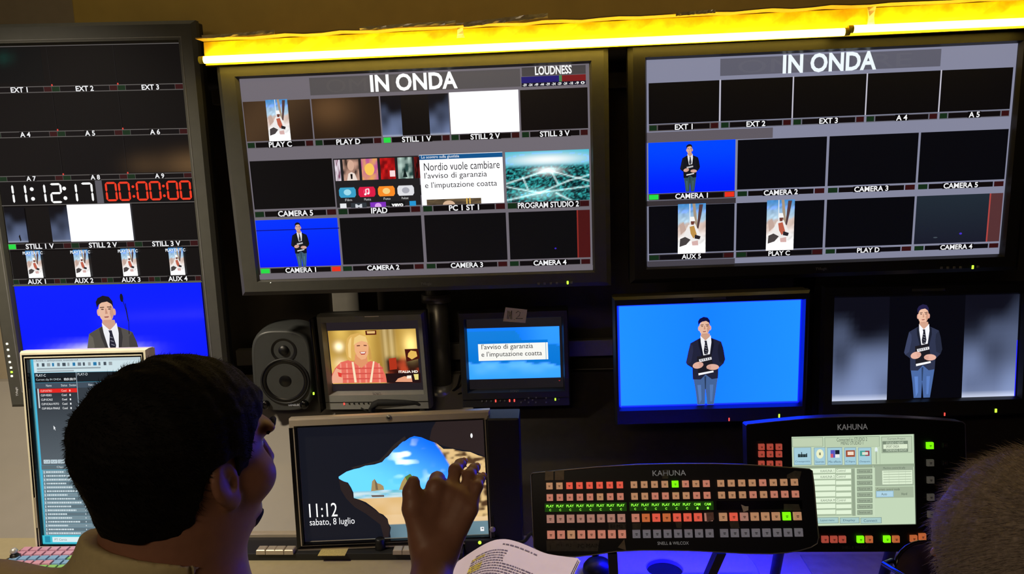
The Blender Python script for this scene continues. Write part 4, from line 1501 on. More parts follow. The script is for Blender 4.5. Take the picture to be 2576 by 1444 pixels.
# ------------------------------------------------------------------ desk
ZD = .78
dk = thing('control_desk', 'long beige desk running along the wall of screens', 'desk', (0, 1.6, 0))
MB().box((0, .02, ZD - .02), (4.6, 1.24, .04), bev=.006).build('worktop', M_DESK, dk)
MB().box((0, .60, .37), (4.5, .03, .74)).build('modesty_panel', M_PANEL, dk)
for x in (-2.2, -.9, .35, 1.4, 2.2):
    MB().box((x, .05, .37), (.04, 1.0, .74), bev=.003).build('desk_leg', M_PANEL, dk)
# sloping grey console unit at the back of the desk, with a low upright panel above it
YS0, YS1, ZT = 1.835, 2.28, 1.09
SLP = (ZT - ZD) / (YS1 - YS0)
px1 = at(1300, 1100, 2.0).x
cu = thing('desk_console', 'long sloping grey and dark brown console unit at the back of the desk', 'console', (0, 2.1, ZD))
pz = at(620, 955, 2.32).z
M_DBR = mat('dark_brown_panel', (50, 44, 40), .6)
for xa, xb, m in ((-2.3, px1, M_PANEL), (px1 + .002, 2.3, M_DBR)):
    sec = [(YS0, ZD), (YS1, ZT), (YS1 + .03, ZT), (YS1 + .03, ZD)]
    MB().loops([[(x, y_ - 2.1, z_ - ZD) for y_, z_ in sec] for x in (xa, xb)], cap0=True, cap1=True).build('sloped_panel', m, cu)
px2 = at(1560, 1100, 2.32).x
MB().box(((-1.0 + px2) / 2, 2.332 - 2.1, (ZT + pz) / 2 - ZD), (px2 + 1.0, .02, pz - ZT + .02), bev=.003).build('upper_panel', M_PANEL, cu)


def zslope(y):
    return ZD + (y - YS0) * SLP


q = at(1268, 1150, 1.76)
props(MB().box((q.x, 1.793, (ZD + 1.128) / 2), (.080, .075, 1.128 - ZD), bev=.004).build('equipment_tower', M_BLK), 'black tower box standing behind the right edge of the wallpaper monitor', 'case')

for root_ in (D_, E_):
    for ch in list(root_.children):
        if ch.name.startswith('stand_neck'):
            bpy.data.objects.remove(ch)
    inv = root_.matrix_world.inverted()
    c = root_.matrix_world.translation
    y2 = YS0 + (c.z - .05 - ZD) / SLP
    MB().cyl(inv @ Vector((c.x, c.y + .03, c.z - .02)), inv @ Vector((c.x, y2 + .01, c.z - .05)), .03, n=20).build('stand_neck', M_CASE, root_)

# small boxy monitors stand on hidden arms from the rail
for root_ in (G_, H_):
    inv = root_.matrix_world.inverted()
    c = root_.matrix_world.translation
    a = inv @ Vector((c.x, c.y + .12, c.z - .10))
    b = inv @ Vector((c.x, c.y + .12, pz - .06))
    MB().cyl(inv @ Vector((c.x, c.y + .10, c.z)), inv @ Vector((c.x, 2.31, c.z)), .02, n=14).build('wall_arm', M_CASE, root_)
h0, h1 = at(936, 1038, 2.10), at(1064, 1034, 2.10)
hz = at(1000, 1012, 2.10).z
hr = thing('carry_handle', 'thick black carrying handle standing up behind the wallpaper monitor', 'handle', ((h0.x + h1.x) / 2, 2.10, zslope(2.07)))
w2 = (h1.x - h0.x) / 2
zt = hz - zslope(2.07)
MB().box((0, 0, .008), (.17, .05, .016), bev=.003).build('body', M_CASE, hr)
MB().tube([(-w2, -.0, .008), (-w2, -.0, zt - .018), (-w2 + .006, 0, zt - .006), (-w2 + .02, 0, zt), (w2 - .02, 0, zt), (w2 - .006, 0, zt - .006), (w2, 0, zt - .018), (w2, 0, .008)], .010, n=12).build('handle', M_RUB, hr)

# ------------------------------------------------------------------ loudspeaker
S_ = thing('loudspeaker', 'dark grey rounded loudspeaker between the upright screen and the laughing woman', 'speaker', mw=pose((-.787, 2.10, 1.163), (3.0, 2.4, 6.0)))
sc_ = .172 / .189


def rrect(w_, h_, r, n=8, y=0.0):
    out = []
    for cx, cz, a0 in ((w_ / 2 - r, h_ / 2 - r, 0), (-w_ / 2 + r, h_ / 2 - r, 90), (-w_ / 2 + r, -h_ / 2 + r, 180), (w_ / 2 - r, -h_ / 2 + r, 270)):
        for i in range(n + 1):
            a = R(a0 + 90 * i / n)
            out.append((cx + r * math.cos(a), y, cz + r * math.sin(a)))
    return out


def egg(w_, h_, y, e=3.2, n=72):
    """speaker outline: superellipse with bulging sides"""
    out = []
    for i in range(n):
        a = 2 * math.pi * i / n
        ca, sa = math.cos(a), math.sin(a)
        out.append((w_ / 2 * math.copysign(abs(ca) ** (2 / e), ca), y, h_ / 2 * math.copysign(abs(sa) ** (2 / (e + 1.2)), sa)))
    return out


sw, sh = .176, .250
MB().loops([egg(sw * .80, sh * .86, .15), egg(sw * .92, sh * .95, .13), egg(sw, sh, .07), egg(sw, sh, .02), egg(sw * .975, sh * .985, -.004), egg(sw * .90, sh * .955, -.014), egg(sw * .86, sh * .92, -.012)], cap0=True, cap1=True, smooth=True).build('cabinet', M_SPKR, S_)
MB().lathe([(.070, .0), (.0705, .004), (.066, .0045), (.0645, .0015)], (.008, -.012, -.030)).build('woofer_ring', M_CASE, S_)
wf = MB().lathe([(.0645, .004), (.061, .006), (.056, .003), (.040, -.003), (.026, -.001), (.018, .002), (.009, .0045), (0, .0052)], (.008, -.010, -.030)).build('woofer', mat('glossy_woofer', (12, 12, 14), .3), S_)
MB().lathe([(.036, .0005), (.030, -.001), (.016, -.006), (.0145, .002), (.013, .0045), (0, .0075)], (.008, -.0135, .064)).build('tweeter', M_BLK, S_)
for x in (-.052, .060):
    MB().lathe([(.013, 0), (.0125, .008), (.010, .011), (0, .0115)], (x, -.012, -.101)).build('control_knob', M_GBLK, S_)
led(S_, 789, 990, M_ON_G, .005, .008, -.015)
x, z = on_px(S_, 740, 1019, -.014)
writing('logo', 'GENELEC', (x, -.013, z), .006, M_WINK, S_)
MB().box((0, .18, .0), (.06, .08, .06), bev=.004).build('wall_arm', M_CASE, S_)
props(MB().box((-.813, 2.19, (ZD + .93) / 2 - .0), (.22, .11, .93 - ZD), bev=.004).build('riser_box', M_PANEL), 'grey riser box on the desk under the loudspeaker stand', 'box') if False else None

# ------------------------------------------------------------------ low key strip in front of the wallpaper monitor
zc = ZD + .022
kf0, kf1 = atz(500, 1412, ZD), atz(1170, 1387, ZD)
ks = thing('key_strip_console', 'low grey control strip with light square keys and a black knob on the desk', 'console', ((kf0.x + kf1.x) / 2, kf0.y + .045, ZD))
kl = kf1.x - kf0.x
MB().box((0, 0, .009), (kl, .085, .018), bev=.002).build('base', M_CASE, ks)
MB().box((0, .052, .013), (kl, .02, .026), bev=.002).build('rear_rail', M_SILV, ks)
kroot = ks.location


def on_top(px, py, z):
    p = atz(px, py, kroot.z + z)
    return p.x - kroot.x, p.y - kroot.y


key_me = None
for px in (660, 684, 706, 730, 1002, 1026):
    x, y = on_top(px, 1385, .022)
    if key_me is None:
        key_me = MB().loops([[(-.0115, -.013, 0), (.0115, -.013, 0), (.0115, .013, 0), (-.0115, .013, 0)], [(-.0110, -.012, .010), (.0110, -.012, .010), (.0110, .012, .010), (-.0110, .012, .010)], [(-.0090, -.010, .0115), (.0090, -.010, .0115), (.0090, .010, .0115), (-.0090, .010, .0115)]], cap0=True, cap1=True).mesh('key')
        key_me.materials.append(M_SILV)
    o = bpy.data.objects.new('key', key_me)
    C.objects.link(o)
    o.parent = ks
    o.location = (x, y, .018)
x, y = on_top(957, 1378, .02)
MB().lathe([(.0135, 0), (.0125, .012), (.0115, .026), (.009, .028), (0, .028)], (x, y, .018), axis='Z').build('knob', M_BLK, ks)
x, y = on_top(838, 1388, .02)
MB().box((x, y, .0188), (.068, .034, .0012)).build('label_card', mat('yellowed_label_card', (196, 178, 112), .6, noise=.2, scale=300), ks)
x, y = on_top(855, 1369, .028)
MB().box((x, .052, .0268), (.115, .018, .0012)).build('clear_label', M_CLEAR, ks)
ad = atz(1207, 1372, ZD + .02)
gb_ = thing('junction_box', 'small dark box with a green light at the right foot of the wallpaper monitor', 'box', (ad.x, ad.y, ZD))
MB().box((.006, .02, .019), (.085, .06, .038), bev=.003).build('body', M_CASE, gb_)
qx, qz = on_px(gb_, 1197, 1358, -.0115)
MB().lathe([(.0042, 0), (.004, .002), (0, .003)], (qx, -.0095, min(qz, .033))).build('indicator_light', M_ON_G, gb_)

# ------------------------------------------------------------------ colour-keyed keyboard at far left
kb0 = atz(215, 1408, ZD + .02)
kb = thing('editing_keyboard', 'editing keyboard with rows of pink, blue, green and white keys at lower left', 'keyboard', (kb0.x, kb0.y, ZD), (0, 0, R(1)))
MB().box((0, 0, .008), (.42, .15, .016), bev=.004).build('base', M_CASE, kb)
KC = [mat('pink_keycap', (206, 150, 176), .5), mat('blue_keycap', (130, 170, 214), .5), mat('green_keycap', (140, 196, 110), .5), mat('white_keycap', (206, 222, 196), .5)]
kms = []
for m in KC:
    me = MB().loops([[(-.0088, -.0088, 0), (.0088, -.0088, 0), (.0088, .0088, 0), (-.0088, .0088, 0)], [(-.0075, -.0075, .008), (.0075, -.0075, .008), (.0075, .0075, .008), (-.0075, .0075, .008)]], cap0=True, cap1=True).mesh('key')
    me.materials.append(m)
    kms.append(me)
for r_ in range(6):
    for c_ in range(16):
        k = (0 if c_ < 9 else 3) if r_ > 3 else ((1 if c_ < 6 else (2 if c_ < 10 else 3)) if r_ == 3 else (0 if c_ < 5 else 1 if c_ < 9 else 2) if r_ == 2 else (1 if c_ < 3 else 2 if c_ < 7 else 0) if r_ == 1 else (c_ // 4) % 4)
        o = bpy.data.objects.new('key', kms[k])
        C.objects.link(o)
        o.parent = kb
        o.location = (-.1875 + c_ * .025, -.058 + r_ * .0225, .015)
        o.scale = (1.28, 1.12, 1)
wd = atz(36, 1393, ZD + .03)
ws = thing('jog_knob', 'small chrome ball knob on the desk left of the coloured keyboard', 'knob', (wd.x, wd.y, ZD))
MB().lathe([(.03, 0), (.03, .012), (.012, .016), (.010, .028), (0, .036)], (0, 0, 0), axis='Z').build('knob_base', M_BLK, ws)
MB().lathe([(0, .030), (.008, .033), (.0095, .038), (.006, .044), (0, .046)], (0, 0, 0), axis='Z').build('knob_cap', M_STEEL, ws)

# ------------------------------------------------------------------ switcher panels
KQ = [(1382.8, 1222.7), (1997.9, 1212.7), (2008.7, 1338.9), (1385.5, 1344.7)]
KW, KH = .4775, .094
kp = hom(KQ, [(-KW / 2, KH / 2), (KW / 2, KH / 2), (KW / 2, -KH / 2), (-KW / 2, -KH / 2)])
K_ = thing('switcher_panel', 'wide black switcher panel with five rows of lit square buttons, leaning back', 'control panel', mw=pose((.2271, 1.4058, 1.0625), (-19.21, -1.49, -2.27)))
out = [(1337, 1196), (1340, 1191), (1420, 1183), (1500, 1175.5), (1600, 1169.5), (1700, 1167), (1800, 1167), (1880, 1169.5), (1960, 1174.5), (2036, 1180), (2043, 1184), (2048, 1220), (2053, 1280), (2057, 1325), (2060, 1352), (2056, 1367), (2040, 1377), (2012, 1385), (1980, 1390), (1940, 1393), (1867, 1392), (1796, 1388), (1732, 1385), (1670, 1384), (1611, 1384), (1548, 1387), (1486, 1396), (1445, 1400), (1410, 1399), (1376, 1393.5), (1352, 1384), (1342, 1375), (1340, 1300)]
ol = [kp(*q) for q in out]


def plate(mb, ol, y0, y1, inset=.0, mi=0):
    cx = sum(a for a, b in ol) / len(ol)
    cz = sum(b for a, b in ol) / len(ol)
    sx = 1 - inset / .27
    sz_ = 1 - inset / .08
    l = [[(a, y1, b) for a, b in ol], [(a, y0 + .0015, b) for a, b in ol], [(cx + (a - cx) * sx, y0, cz + (b - cz) * sz_) for a, b in ol]]
    mb.loops(l, mi=mi, cap0=True, cap1=True)
    return mb


plate(MB(), ol, -.0, .024, .0015).build('front_plate', mat('blue_black_panel', (13, 15, 24), .38, noise=.06), K_)
rim = [(a, -.0004, b) for a, b in ol]
MB().tube(rim, .0011, n=6, closed=True).build('edge_trim', M_ALU, K_)
inv = K_.matrix_world.inverted()
for px in (1540, 1812):
    a = inv @ at(px, 1392, 1.40)
    q0 = at(px, 1380, 1.42)
    pb = Vector((q0.x + (.012 if px < 1700 else -.03), 1.50, ZD + .0146))
    l1 = []
    for P_ in (at(px, 1386, 1.40), pb):
        for dx, dy in ((-.009, -.012), (.009, -.012), (.009, .012), (-.009, .012)):
            l1.append(tuple(inv @ (P_ + Vector((dx, dy, 0)))))
    MB().loops([l1[:4], l1[4:]], cap0=True, cap1=True).build('support_leg', M_CASE, K_)
bmesh_ = {}


def button_mesh(m, s_, legend=True):
    key = (m.name, s_)
    if key in bmesh_:
        return bmesh_[key]
    mb = MB()
    h = s_ / 2
    t = .0055
    mb.loops([[(-h, 0, -h), (h, 0, -h), (h, 0, h), (-h, 0, h)], [(-h * .96, -t, -h * .96), (h * .96, -t, -h * .96), (h * .96, -t, h * .96), (-h * .96, -t, h * .96)], [(-h * .74, -t - .0012, -h * .74), (h * .74, -t - .0012, -h * .74), (h * .74, -t - .0012, h * .74), (-h * .74, -t - .0012, h * .74)], [(-h * .6, -t - .0004, -h * .6), (h * .6, -t - .0004, -h * .6), (h * .6, -t - .0004, h * .6), (-h * .6, -t - .0004, h * .6)]], cap0=True, cap1=True)
    if legend:
        mb.box((0, -t - .0006, h * .12), (h * .62, .0005, h * .16), mi=1)
        mb.box((0, -t - .0006, -h * .20), (h * .45, .0005, h * .14), mi=1)
    me = mb.mesh('button')
    me.materials.append(m)
    me.materials.append(K_LEG if m not in (K_GREY, K_DGREY) else M_INK)
    bmesh_[key] = me
    return me


def put_button(root, x, z, m, s_, y=-.0004, name='button'):
    o = bpy.data.objects.new(name, button_mesh(m, s_))
    C.objects.link(o)
    o.parent = root
    o.location = (x, y, z)
    return o


gx0 = [1382.8, 1595, 1811.5]
colx = []
for g in range(3):
    a0 = kp((1382.8, 1594.5, 1812.5)[g], 1218)[0]
    a1 = kp((1559, 1776, 1997.9)[g], 1216)[0]
    colx += [a0 + (a1 - a0) * i / 7 for i in range(8)]
rowz = [KH / 2, kp(1383, 1251.5)[1], None, kp(1383, 1305)[1], -KH / 2]
r0 = 'TTRRRRRR' + 'TTTTGPTP' + 'TTTTPTTT'
r1 = 'PPPPPTPP' + 'TTPPTTPP' + 'TTTPTPPP'
r3 = 'LLLLLLLL' + 'PORORRRL' + 'TRLTTTGT'
r4 = 'PPTPPPPP' + 'YYYYYYYY' + 'YYYYYYYY'
KM = dict(T=K_TAN, R=K_RED, P=K_PINK, L=K_PALE, G=K_GREEN, Y=K_GREY, O=K_ORNG)
for row, s_, z in ((r0, .0128, rowz[0]), (r1, .0128, rowz[1]), (r3, .0152, rowz[3]), (r4, .0152, rowz[4])):
    for i, ch in enumerate(row):
        dz = (z - .0) + (.0 if s_ < .014 else 0)
        put_button(K_, colx[i], dz, KM[ch], s_)
# green text displays
zd = kp(1383, 1277)[1]
for g, words in ((0, ['PLAY\nC'] * 8), (1, ['PLAY\nC'] * 6 + ['CAM\n1'] * 2), (2, None)):
    xa, xb = colx[g * 8] - .0108, colx[g * 8 + 7] + .0112
    f = MB().box(((xa + xb) / 2, -.0006, zd), (xb - xa, .0018, .0165), bev=.0004)
    d = f.build('display_strip', mat('green_display', (10, 22, 8), .3, emis=(26, 62, 10), estr=.8) if words else M_GBLK, K_)
    if words:
        for i, w_ in enumerate(words):
            a, b_ = w_.split('\n')
            writing('display_text', a, (colx[g * 8 + i], -.0017, zd + .0030), .0050, M_TXTG if 'M_TXTG' in globals() else mat('green_display_text', (120, 255, 60), .4, emis=(150, 255, 70), estr=1.0), d, width=.0150 if a == 'PLAY' else .0125, bold=.03, depth=.0003)
            writing('display_text', b_, (colx[g * 8 + i], -.0017, zd - .0045), .0042, mat('green_display_text', (120, 255, 60)), d, width=.0036, bold=.03, depth=.0003)
x, z = kp(1683, 1190)
writing('maker_name', 'KAHUNA', (x, -.0012, z), .0105, M_WINK, K_, width=.065, bold=.0)
x, z = kp(1692, 1366)
writing('maker_name', 'SNELL & WILCOX', (x, -.0012, z), .0058, M_WINK, K_, width=.060, bold=.0)


def tape(pts, m=M_GTAPE, name='tape_label', lift=.0012, thick=.0006, curl=0):
    l = [kp(*q) for q in pts]
    n_ = len(l)
    mb = MB()
    ys = [-lift - (curl if i in (0, 1) else 0) for i in range(n_)]
    mb.loops([[(a, y, b) for (a, b), y in zip(l, ys)], [(a, y - thick, b) for (a, b), y in zip(l, ys)]], cap0=True, cap1=True)
    return mb.build(name, m, K_)


z4 = lambda x, y: (1320 + x / 4.8125, 1140 + y / 4.8125)
z5 = lambda x, y: (1680 + x / 4.8125, 1140 + y / 4.8125)
tape([z4(255, 218), z4(352, 218), z4(350, 326), z4(250, 330)], M_TAPE)
tape([z4(372, 212), z4(482, 205), z4(478, 325), z4(370, 326)], M_TAPE)
tape([z4(1655, 205), z4(1748, 195), z4(1735, 310), z4(1665, 308)], M_GTAPE)
big = tape([z4(258, 1052), z4(900, 1050), z4(880, 1185), z4(262, 1183)])
tape([z4(1010, 842), z4(1225, 848), z4(1222, 922), z4(1012, 920)], M_GTAPE, lift=.004)
tape([z4(1296, 846), z4(1405, 842), z4(1396, 922), z4(1300, 922)], M_GTAPE, lift=.004)
tape([z4(1815, 828), z4(1895, 832), z4(1890, 905), z4(1832, 900)], M_GTAPE, lift=.004)
tape([z4(1120, 1135), z4(1200, 1035), z4(1220, 1172)], M_TAPE, lift=.003, curl=.002)
tape([z5(1440, 260), z5(1535, 212), z5(1615, 220), z5(1590, 325), z5(1570, 300), z5(1438, 304)], M_GTAPE)
tape([z5(880, 618), z5(930, 640), z5(970, 640), z5(968, 690), z5(910, 708)], M_PAPER, lift=.003)
tape([z5(1398, 612), z5(1580, 615), z5(1605, 695), z5(1398, 690)], M_GTAPE, lift=.003)
tape([z5(735, 822), z5(845, 820), z5(862, 905), z5(755, 905)], M_GTAPE, lift=.004)
tape([z5(452, 715), z5(540, 708), z5(548, 800), z5(462, 828)], mat('pinkish_tape', (196, 150, 150), .7, noise=.15, scale=200), lift=.0085)
for t, px, py, h_ in (('PC', 1460.5, 1373, .0075), ('MAIN', 1491, 1372, .0075), ('1', 1384, 1376, .007), ('M 1', 1406, 1371, .005), ('M 2', 1430, 1371, .005)):
    x, z = kp(px, py)
    writing('handwriting', t, (x, -.0019, z), h_, M_INK, big, bold=-.01, depth=.0002)
for t, px, py in (('E1', 1540, 1323), ('M2 1', 1562, 1323)):
    x, z = kp(px, py)
    writing('handwriting', t, (x, -.0047, z), .0065, M_INK, K_, bold=-.0, depth=.0002)

# touch screen panel behind
L_ = thing('touch_panel', 'black panel with a pale green touch screen standing behind the wide switcher panel', 'control panel', mw=pose((.608, 1.4869, 1.0824), (-8.4, -.33, .9)))
LQ = [(1990, 1098), (2298.4, 1091), (2303, 1318), (1995, 1323.5)]
lw, lh = .2466, .185
lp = hom(LQ, [(-lw / 2, lh / 2), (lw / 2, lh / 2), (lw / 2, -lh / 2), (-lw / 2, -lh / 2)])
out = [(1877, 1071), (1880, 1067.5), (1950, 1060), (2020, 1053.5), (2080, 1050), (2137, 1048), (2220, 1048.5), (2303, 1052.5), (2380, 1057), (2420, 1061), (2426, 1066), (2436, 1386), (2200, 1387), (1884, 1388)]
ll = [lp(*q) for q in out]
# front plate with an opening for the screen
fp = MB()
nO = len(ll)


def ray_rect(a, b):
    k = max(abs(a) / (lw / 2), abs(b) / (lh / 2))
    return a / k, b / k


M_LP = mat('near_black_panel', (12, 12, 17), .4, noise=.06)
fine = []
for (a, b), (c, d) in zip(ll, ll[1:] + ll[:1]):
    for i in range(6):
        fine.append((a + (c - a) * i / 6, b + (d - b) * i / 6))
inn = [ray_rect(a, b) for a, b in fine]
for cnr in ((lw / 2, lh / 2), (-lw / 2, lh / 2), (lw / 2, -lh / 2), (-lw / 2, -lh / 2)):
    k = min(range(len(inn)), key=lambda i: (inn[i][0] - cnr[0]) ** 2 + (inn[i][1] - cnr[1]) ** 2)
    inn[k] = cnr
fp.loops([[(a, .028, b) for a, b in fine], [(a, -.002, b) for a, b in fine], [(a, -.0035, b) for a, b in inn], [(a, .003, b) for a, b in inn]], cap0=True)
fp.build('front_plate', M_LP, L_)
MB().tube([(a, -.0025, b) for a, b in fine[:66]], .0010, n=6).build('edge_trim', mat('dim_violet_trim', (84, 78, 110), .4), L_)
obj('screen', pic_panel().mesh('picture'), M_SCRM, L_)
MB().box((0, .0035, 0), (lw * 1.02, .004, lh * 1.02)).build('panel_backing', M_BLK, L_)
x, z = lp(2143, 1073)
writing('maker_name', 'KAHUNA', (x, -.0035, z), .0115, M_WINK, L_, width=.060, bold=.0)
x, z = lp(2149, 1375)
writing('maker_name', 'SNELL & WILCOX', (x, -.0035, z), .0062, mat('faint_grey_print', (60, 60, 62)), L_, width=.052, bold=.0)
z6 = lambda x, y: (1860 + x / 3.611, 1040 + y / 3.611)
for yy in (298, 364, 452):
    for xx in (194, 272, 352):
        x, z = lp(*z6(xx, yy))
        put_button(L_, x, z, K_DRED, .0120, -.003)
for t, xx, yy in (('MACRO', 188, 252), ('KEYER', 200, 412)):
    x, z = lp(*z6(xx, yy))
    writing('caption', t, (x, -.0035, z), .0030, mat('faint_grey_print', (60, 60, 62)), L_, bold=0)
for xx, yy, m in ((1717, 286, K_GREEN), (1720, 442, K_DGREY), (1723, 597, K_DGREY), (1725, 753, K_DGREY), (1728, 908, K_DGREY), (768, 1135, K_DRED), (848, 1135, K_DRED), (926, 1135, K_DRED), (1088, 1135, K_GREEN), (1168, 1135, K_ORNG), (1328, 1133, K_GREEN), (1410, 1133, K_ORNG), (1570, 1128, K_ORNG), (1650, 1112, K_ORNG)):
    x, z = lp(*z6(xx, yy))
    put_button(L_, x, z, m, .0135, -.003)
for yy in (280, 440, 600, 745):
    x, z = lp(*z6(1850, yy))
    put_button(L_, x, z, K_DIM, .0100, -.003)
inv = L_.matrix_world.inverted()
for dx in (-.12, .12):
    a, b = L_.matrix_world @ Vector((dx, .034, -.05)), Vector((L_.location.x + dx, 1.60, ZD + .006))
    MB().cyl(inv @ a, inv @ b, .011, n=14).build('support_leg', M_CASE, L_)

# round plate with a cable hole under the wide panel, and its blue strip light
hc = atz(1672, 1428, ZD + .014)
rp = thing('round_base_plate', 'round pale base plate with an oval cable hole lit blue under the wide switcher panel', 'plate', (hc.x, hc.y, ZD))
pm = MB()
ro, ri = .215, .042
N_ = 64
sq = []
for rr, zz in ((ro, 0), (ro, .011), (ro - .003, .014), (ri + .002, .014), (ri, .012), (ri, 0)):
    sq.append([(rr * math.cos(2 * math.pi * i / N_), rr * math.sin(2 * math.pi * i / N_), zz) for i in range(N_)])
pm.loops(sq + [sq[0]], smooth=False)
pm.build('plate', mat('pale_grey_enamel', (176, 174, 180), .35, noise=.03), rp)
MB().cyl((0, 0, .0005), (0, 0, .003), ri - .001, n=40).build('hole_cover', M_BLK, rp)
sl = thing('strip_light', 'blue strip light tucked beneath the wide switcher panel', 'light', (.31, 1.65, .975))
MB().box((0, 0, .005), (.36, .03, .01), bev=.002).box((0, -.014, -.012), (.36, .002, .030)).box((0, .014, -.012), (.36, .002, .030)).build('channel', M_ALU, sl)  # deep side walls added to keep the blue light on the desk
MB().box((0, 0, -.002), (.34, .012, .005)).build('led_strip', M_BLUEL, sl)
for dx in (-.15, .15):
    MB().box((dx, -.02, .012), (.02, .06, .006)).build('clip', M_ALU, sl)

ms = atz(1503, 1425, ZD + .02)
mo = thing('computer_mouse', 'black rounded mouse on the desk under the left part of the wide switcher panel', 'mouse', (ms.x, ms.y - .02, ZD + .014), (0, 0, R(12)))
MB().lathe([(.034, 0), (.036, .008), (.034, .020), (.026, .030), (.012, .036), (0, .037)], (0, 0, 0), axis='Z').build('shell', M_BLK, mo)
MB().lathe([(.008, .032), (.008, .040), (.004, .044), (0, .0445)], (0, .02, -.003), axis='Z').build('scroll_wheel', M_GBLK, mo)

# recessed tray lines at the right of the desk
a = atz(2110, 1428, ZD + .003)
props(MB().box((a.x + .12, a.y - .05, ZD + .002), (.38, .22, .004), bev=.001).build('desk_tray', mat('olive_desk_mat', (150, 142, 106), .6)), 'flat olive desk mat on the desk below the green touch screen', 'mat')

# cables
r5 = random.Random(3)


def cable(pts, label, m=M_RUB, r=.0035, group=None):
    P_ = [Vector(p) for p in pts]
    sm_ = []
    for i in range(len(P_) - 1):
        p0, p1, p2, p3 = P_[max(i - 1, 0)], P_[i], P_[i + 1], P_[min(i + 2, len(P_) - 1)]
        for k in range(8):
            t = k / 8
            sm_.append(.5 * ((2 * p1) + (-p0 + p2) * t + (2 * p0 - 5 * p1 + 4 * p2 - p3) * t * t + (-p0 + 3 * p1 - 3 * p2 + p3) * t ** 3))
    sm_.append(P_[-1])
    return props(MB().tube(sm_, r, n=8).build('cable', m), label, 'cable', group)


cable([at(1138, 985, 2.23), at(1152, 970, 2.22), at(1160, 940, 2.22), at(1172, 900, 2.24)], 'black cable rising behind the black boxy monitor left edge')
cable([at(1134, 992, 2.24), at(1146, 996, 2.22), at(1162, 990, 2.22), at(1180, 1000, 2.24)], 'black cable loop lying between pole and black boxy monitor')
cable([at(908, 1026, 2.0), at(925, 1036, 2.0), at(950, 1046, 2.02), at(975, 1060, 2.04)], 'thin cable dropping behind the black handle', r=.002)
cable([at(1170, 1400, 1.5), at(1220, 1398, 1.56), at(1280, 1372, 1.60), at(1318, 1362, 1.58), at(1345, 1352, 1.50), (at(1345, 1352, 1.50).x + .02, 1.52, ZD + .004)], 'black cable curling beside the left foot of the wide switcher panel', r=.004)

# script pages
sp = thing('script_pages', 'curled white script pages with yellow highlighting in front of the wide switcher panel', 'papers', at(1290, 1430, 1.12))
inv = Matrix.Translation(-sp.location)
top = [(1141, 1421, 1.16), (1175, 1396, 1.19), (1215, 1371, 1.21), (1240, 1360, 1.22), (1258, 1356.5, 1.225), (1278, 1357, 1.225), (1305, 1364, 1.22), (1335, 1376, 1.215), (1370, 1391, 1.205), (1405, 1398, 1.20), (1455, 1404, 1.20)]
bot = [(1050, 1640, .93), (1085, 1625, .95), (1120, 1610, .965), (1145, 1600, .97), (1165, 1597, .97), (1190, 1598, .97), (1220, 1604, .97), (1250, 1612, .965), (1285, 1622, .96), (1310, 1632, .955), (1340, 1640, .95)]
NU, NV = 30, 16


def interp_row(row, t):
    x = t * (len(row) - 1)
    i = min(int(x), len(row) - 2)
    f = x - i
    g = [np.array(row[max(0, min(len(row) - 1, i + k))]) for k in (-1, 0, 1, 2)]
    v = .5 * ((2 * g[1]) + (-g[0] + g[2]) * f + (2 * g[0] - 5 * g[1] + 4 * g[2] - g[3]) * f * f + (-g[0] + 3 * g[1] - 3 * g[2] + g[3]) * f ** 3)
    return at(*v)


def sheet_pt(u, v, lift=0.0):
    A_, B__ = interp_row(top, u), interp_row(bot, u)
    p = A_.lerp(B__, v)
    return inv @ (p + Vector((0, -lift * .5, lift)))


for li, dz_ in enumerate((0, -.004, -.008)):
    mb = MB()
    up, dn = [], []
    for j in range(NV + 1):
        up.append([mb.bm.verts.new(sheet_pt(min(1, i / NU), j / NV, dz_) + Vector((li * .002, li * .001, 0))) for i in range(NU + 1)])
        dn.append([mb.bm.verts.new(sheet_pt(min(1, i / NU), j / NV, dz_ - .0005) + Vector((li * .002, li * .001, 0))) for i in range(NU + 1)])
    for j in range(NV):
        for i in range(NU):
            mb.bm.faces.new((up[j][i], up[j][i + 1], up[j + 1][i + 1], up[j + 1][i])).smooth = True
            mb.bm.faces.new((dn[j][i], dn[j + 1][i], dn[j + 1][i + 1], dn[j][i + 1])).smooth = True
    mb.build('sheet', M_PAPER, sp)
tx = MB()
hl = None


def dash(mb, u0, u1, v0, v1, lift):
    n_ = max(1, int((u1 - u0) * NU))
    g = [[mb.bm.verts.new(sheet_pt(u0 + (u1 - u0) * i / n_, v, lift)) for i in range(n_ + 1)] for v in (v0, v1)]
    for i in range(n_):
        mb.bm.faces.new((g[0][i], g[0][i + 1], g[1][i + 1], g[1][i]))


rr = random.Random(5)
u = .46
while u < .76:
    d = rr.uniform(.012, .04)
    dash(tx, u, u + d, .055, .070, .0006)
    u += d + .008
for k in range(26):
    v = .13 + k * .030
    u, ue = .16 + (.0 if k % 5 else .02), (.52 if k < 5 else rr.uniform(.70, .86))
    if k in (1, 4, 5, 6, 12, 13):
        hl = MB()
        dash(hl, .16, .27, v - .008, v + .020, .0005)
        hl.build('highlighting', M_HILITE, sp)
    while u < ue:
        d = rr.uniform(.008, .035)
        dash(tx, u, u + d, v, v + .011, .0009)
        u += d + .006
tx.build('printed_text', M_TEXT, sp)
ds = thing('document_stand', 'low black document stand hidden under the curled script pages', 'stand', (sp.location.x - .05, 1.08, ZD))
MB().box((0, 0, .01), (.20, .16, .02), bev=.003).build('stand_foot', M_CASE, ds)
MB().box((0, .03, .09), (.18, .010, .14), rot=Euler((R(-35), 0, 0))).build('stand_back', M_CASE, ds)


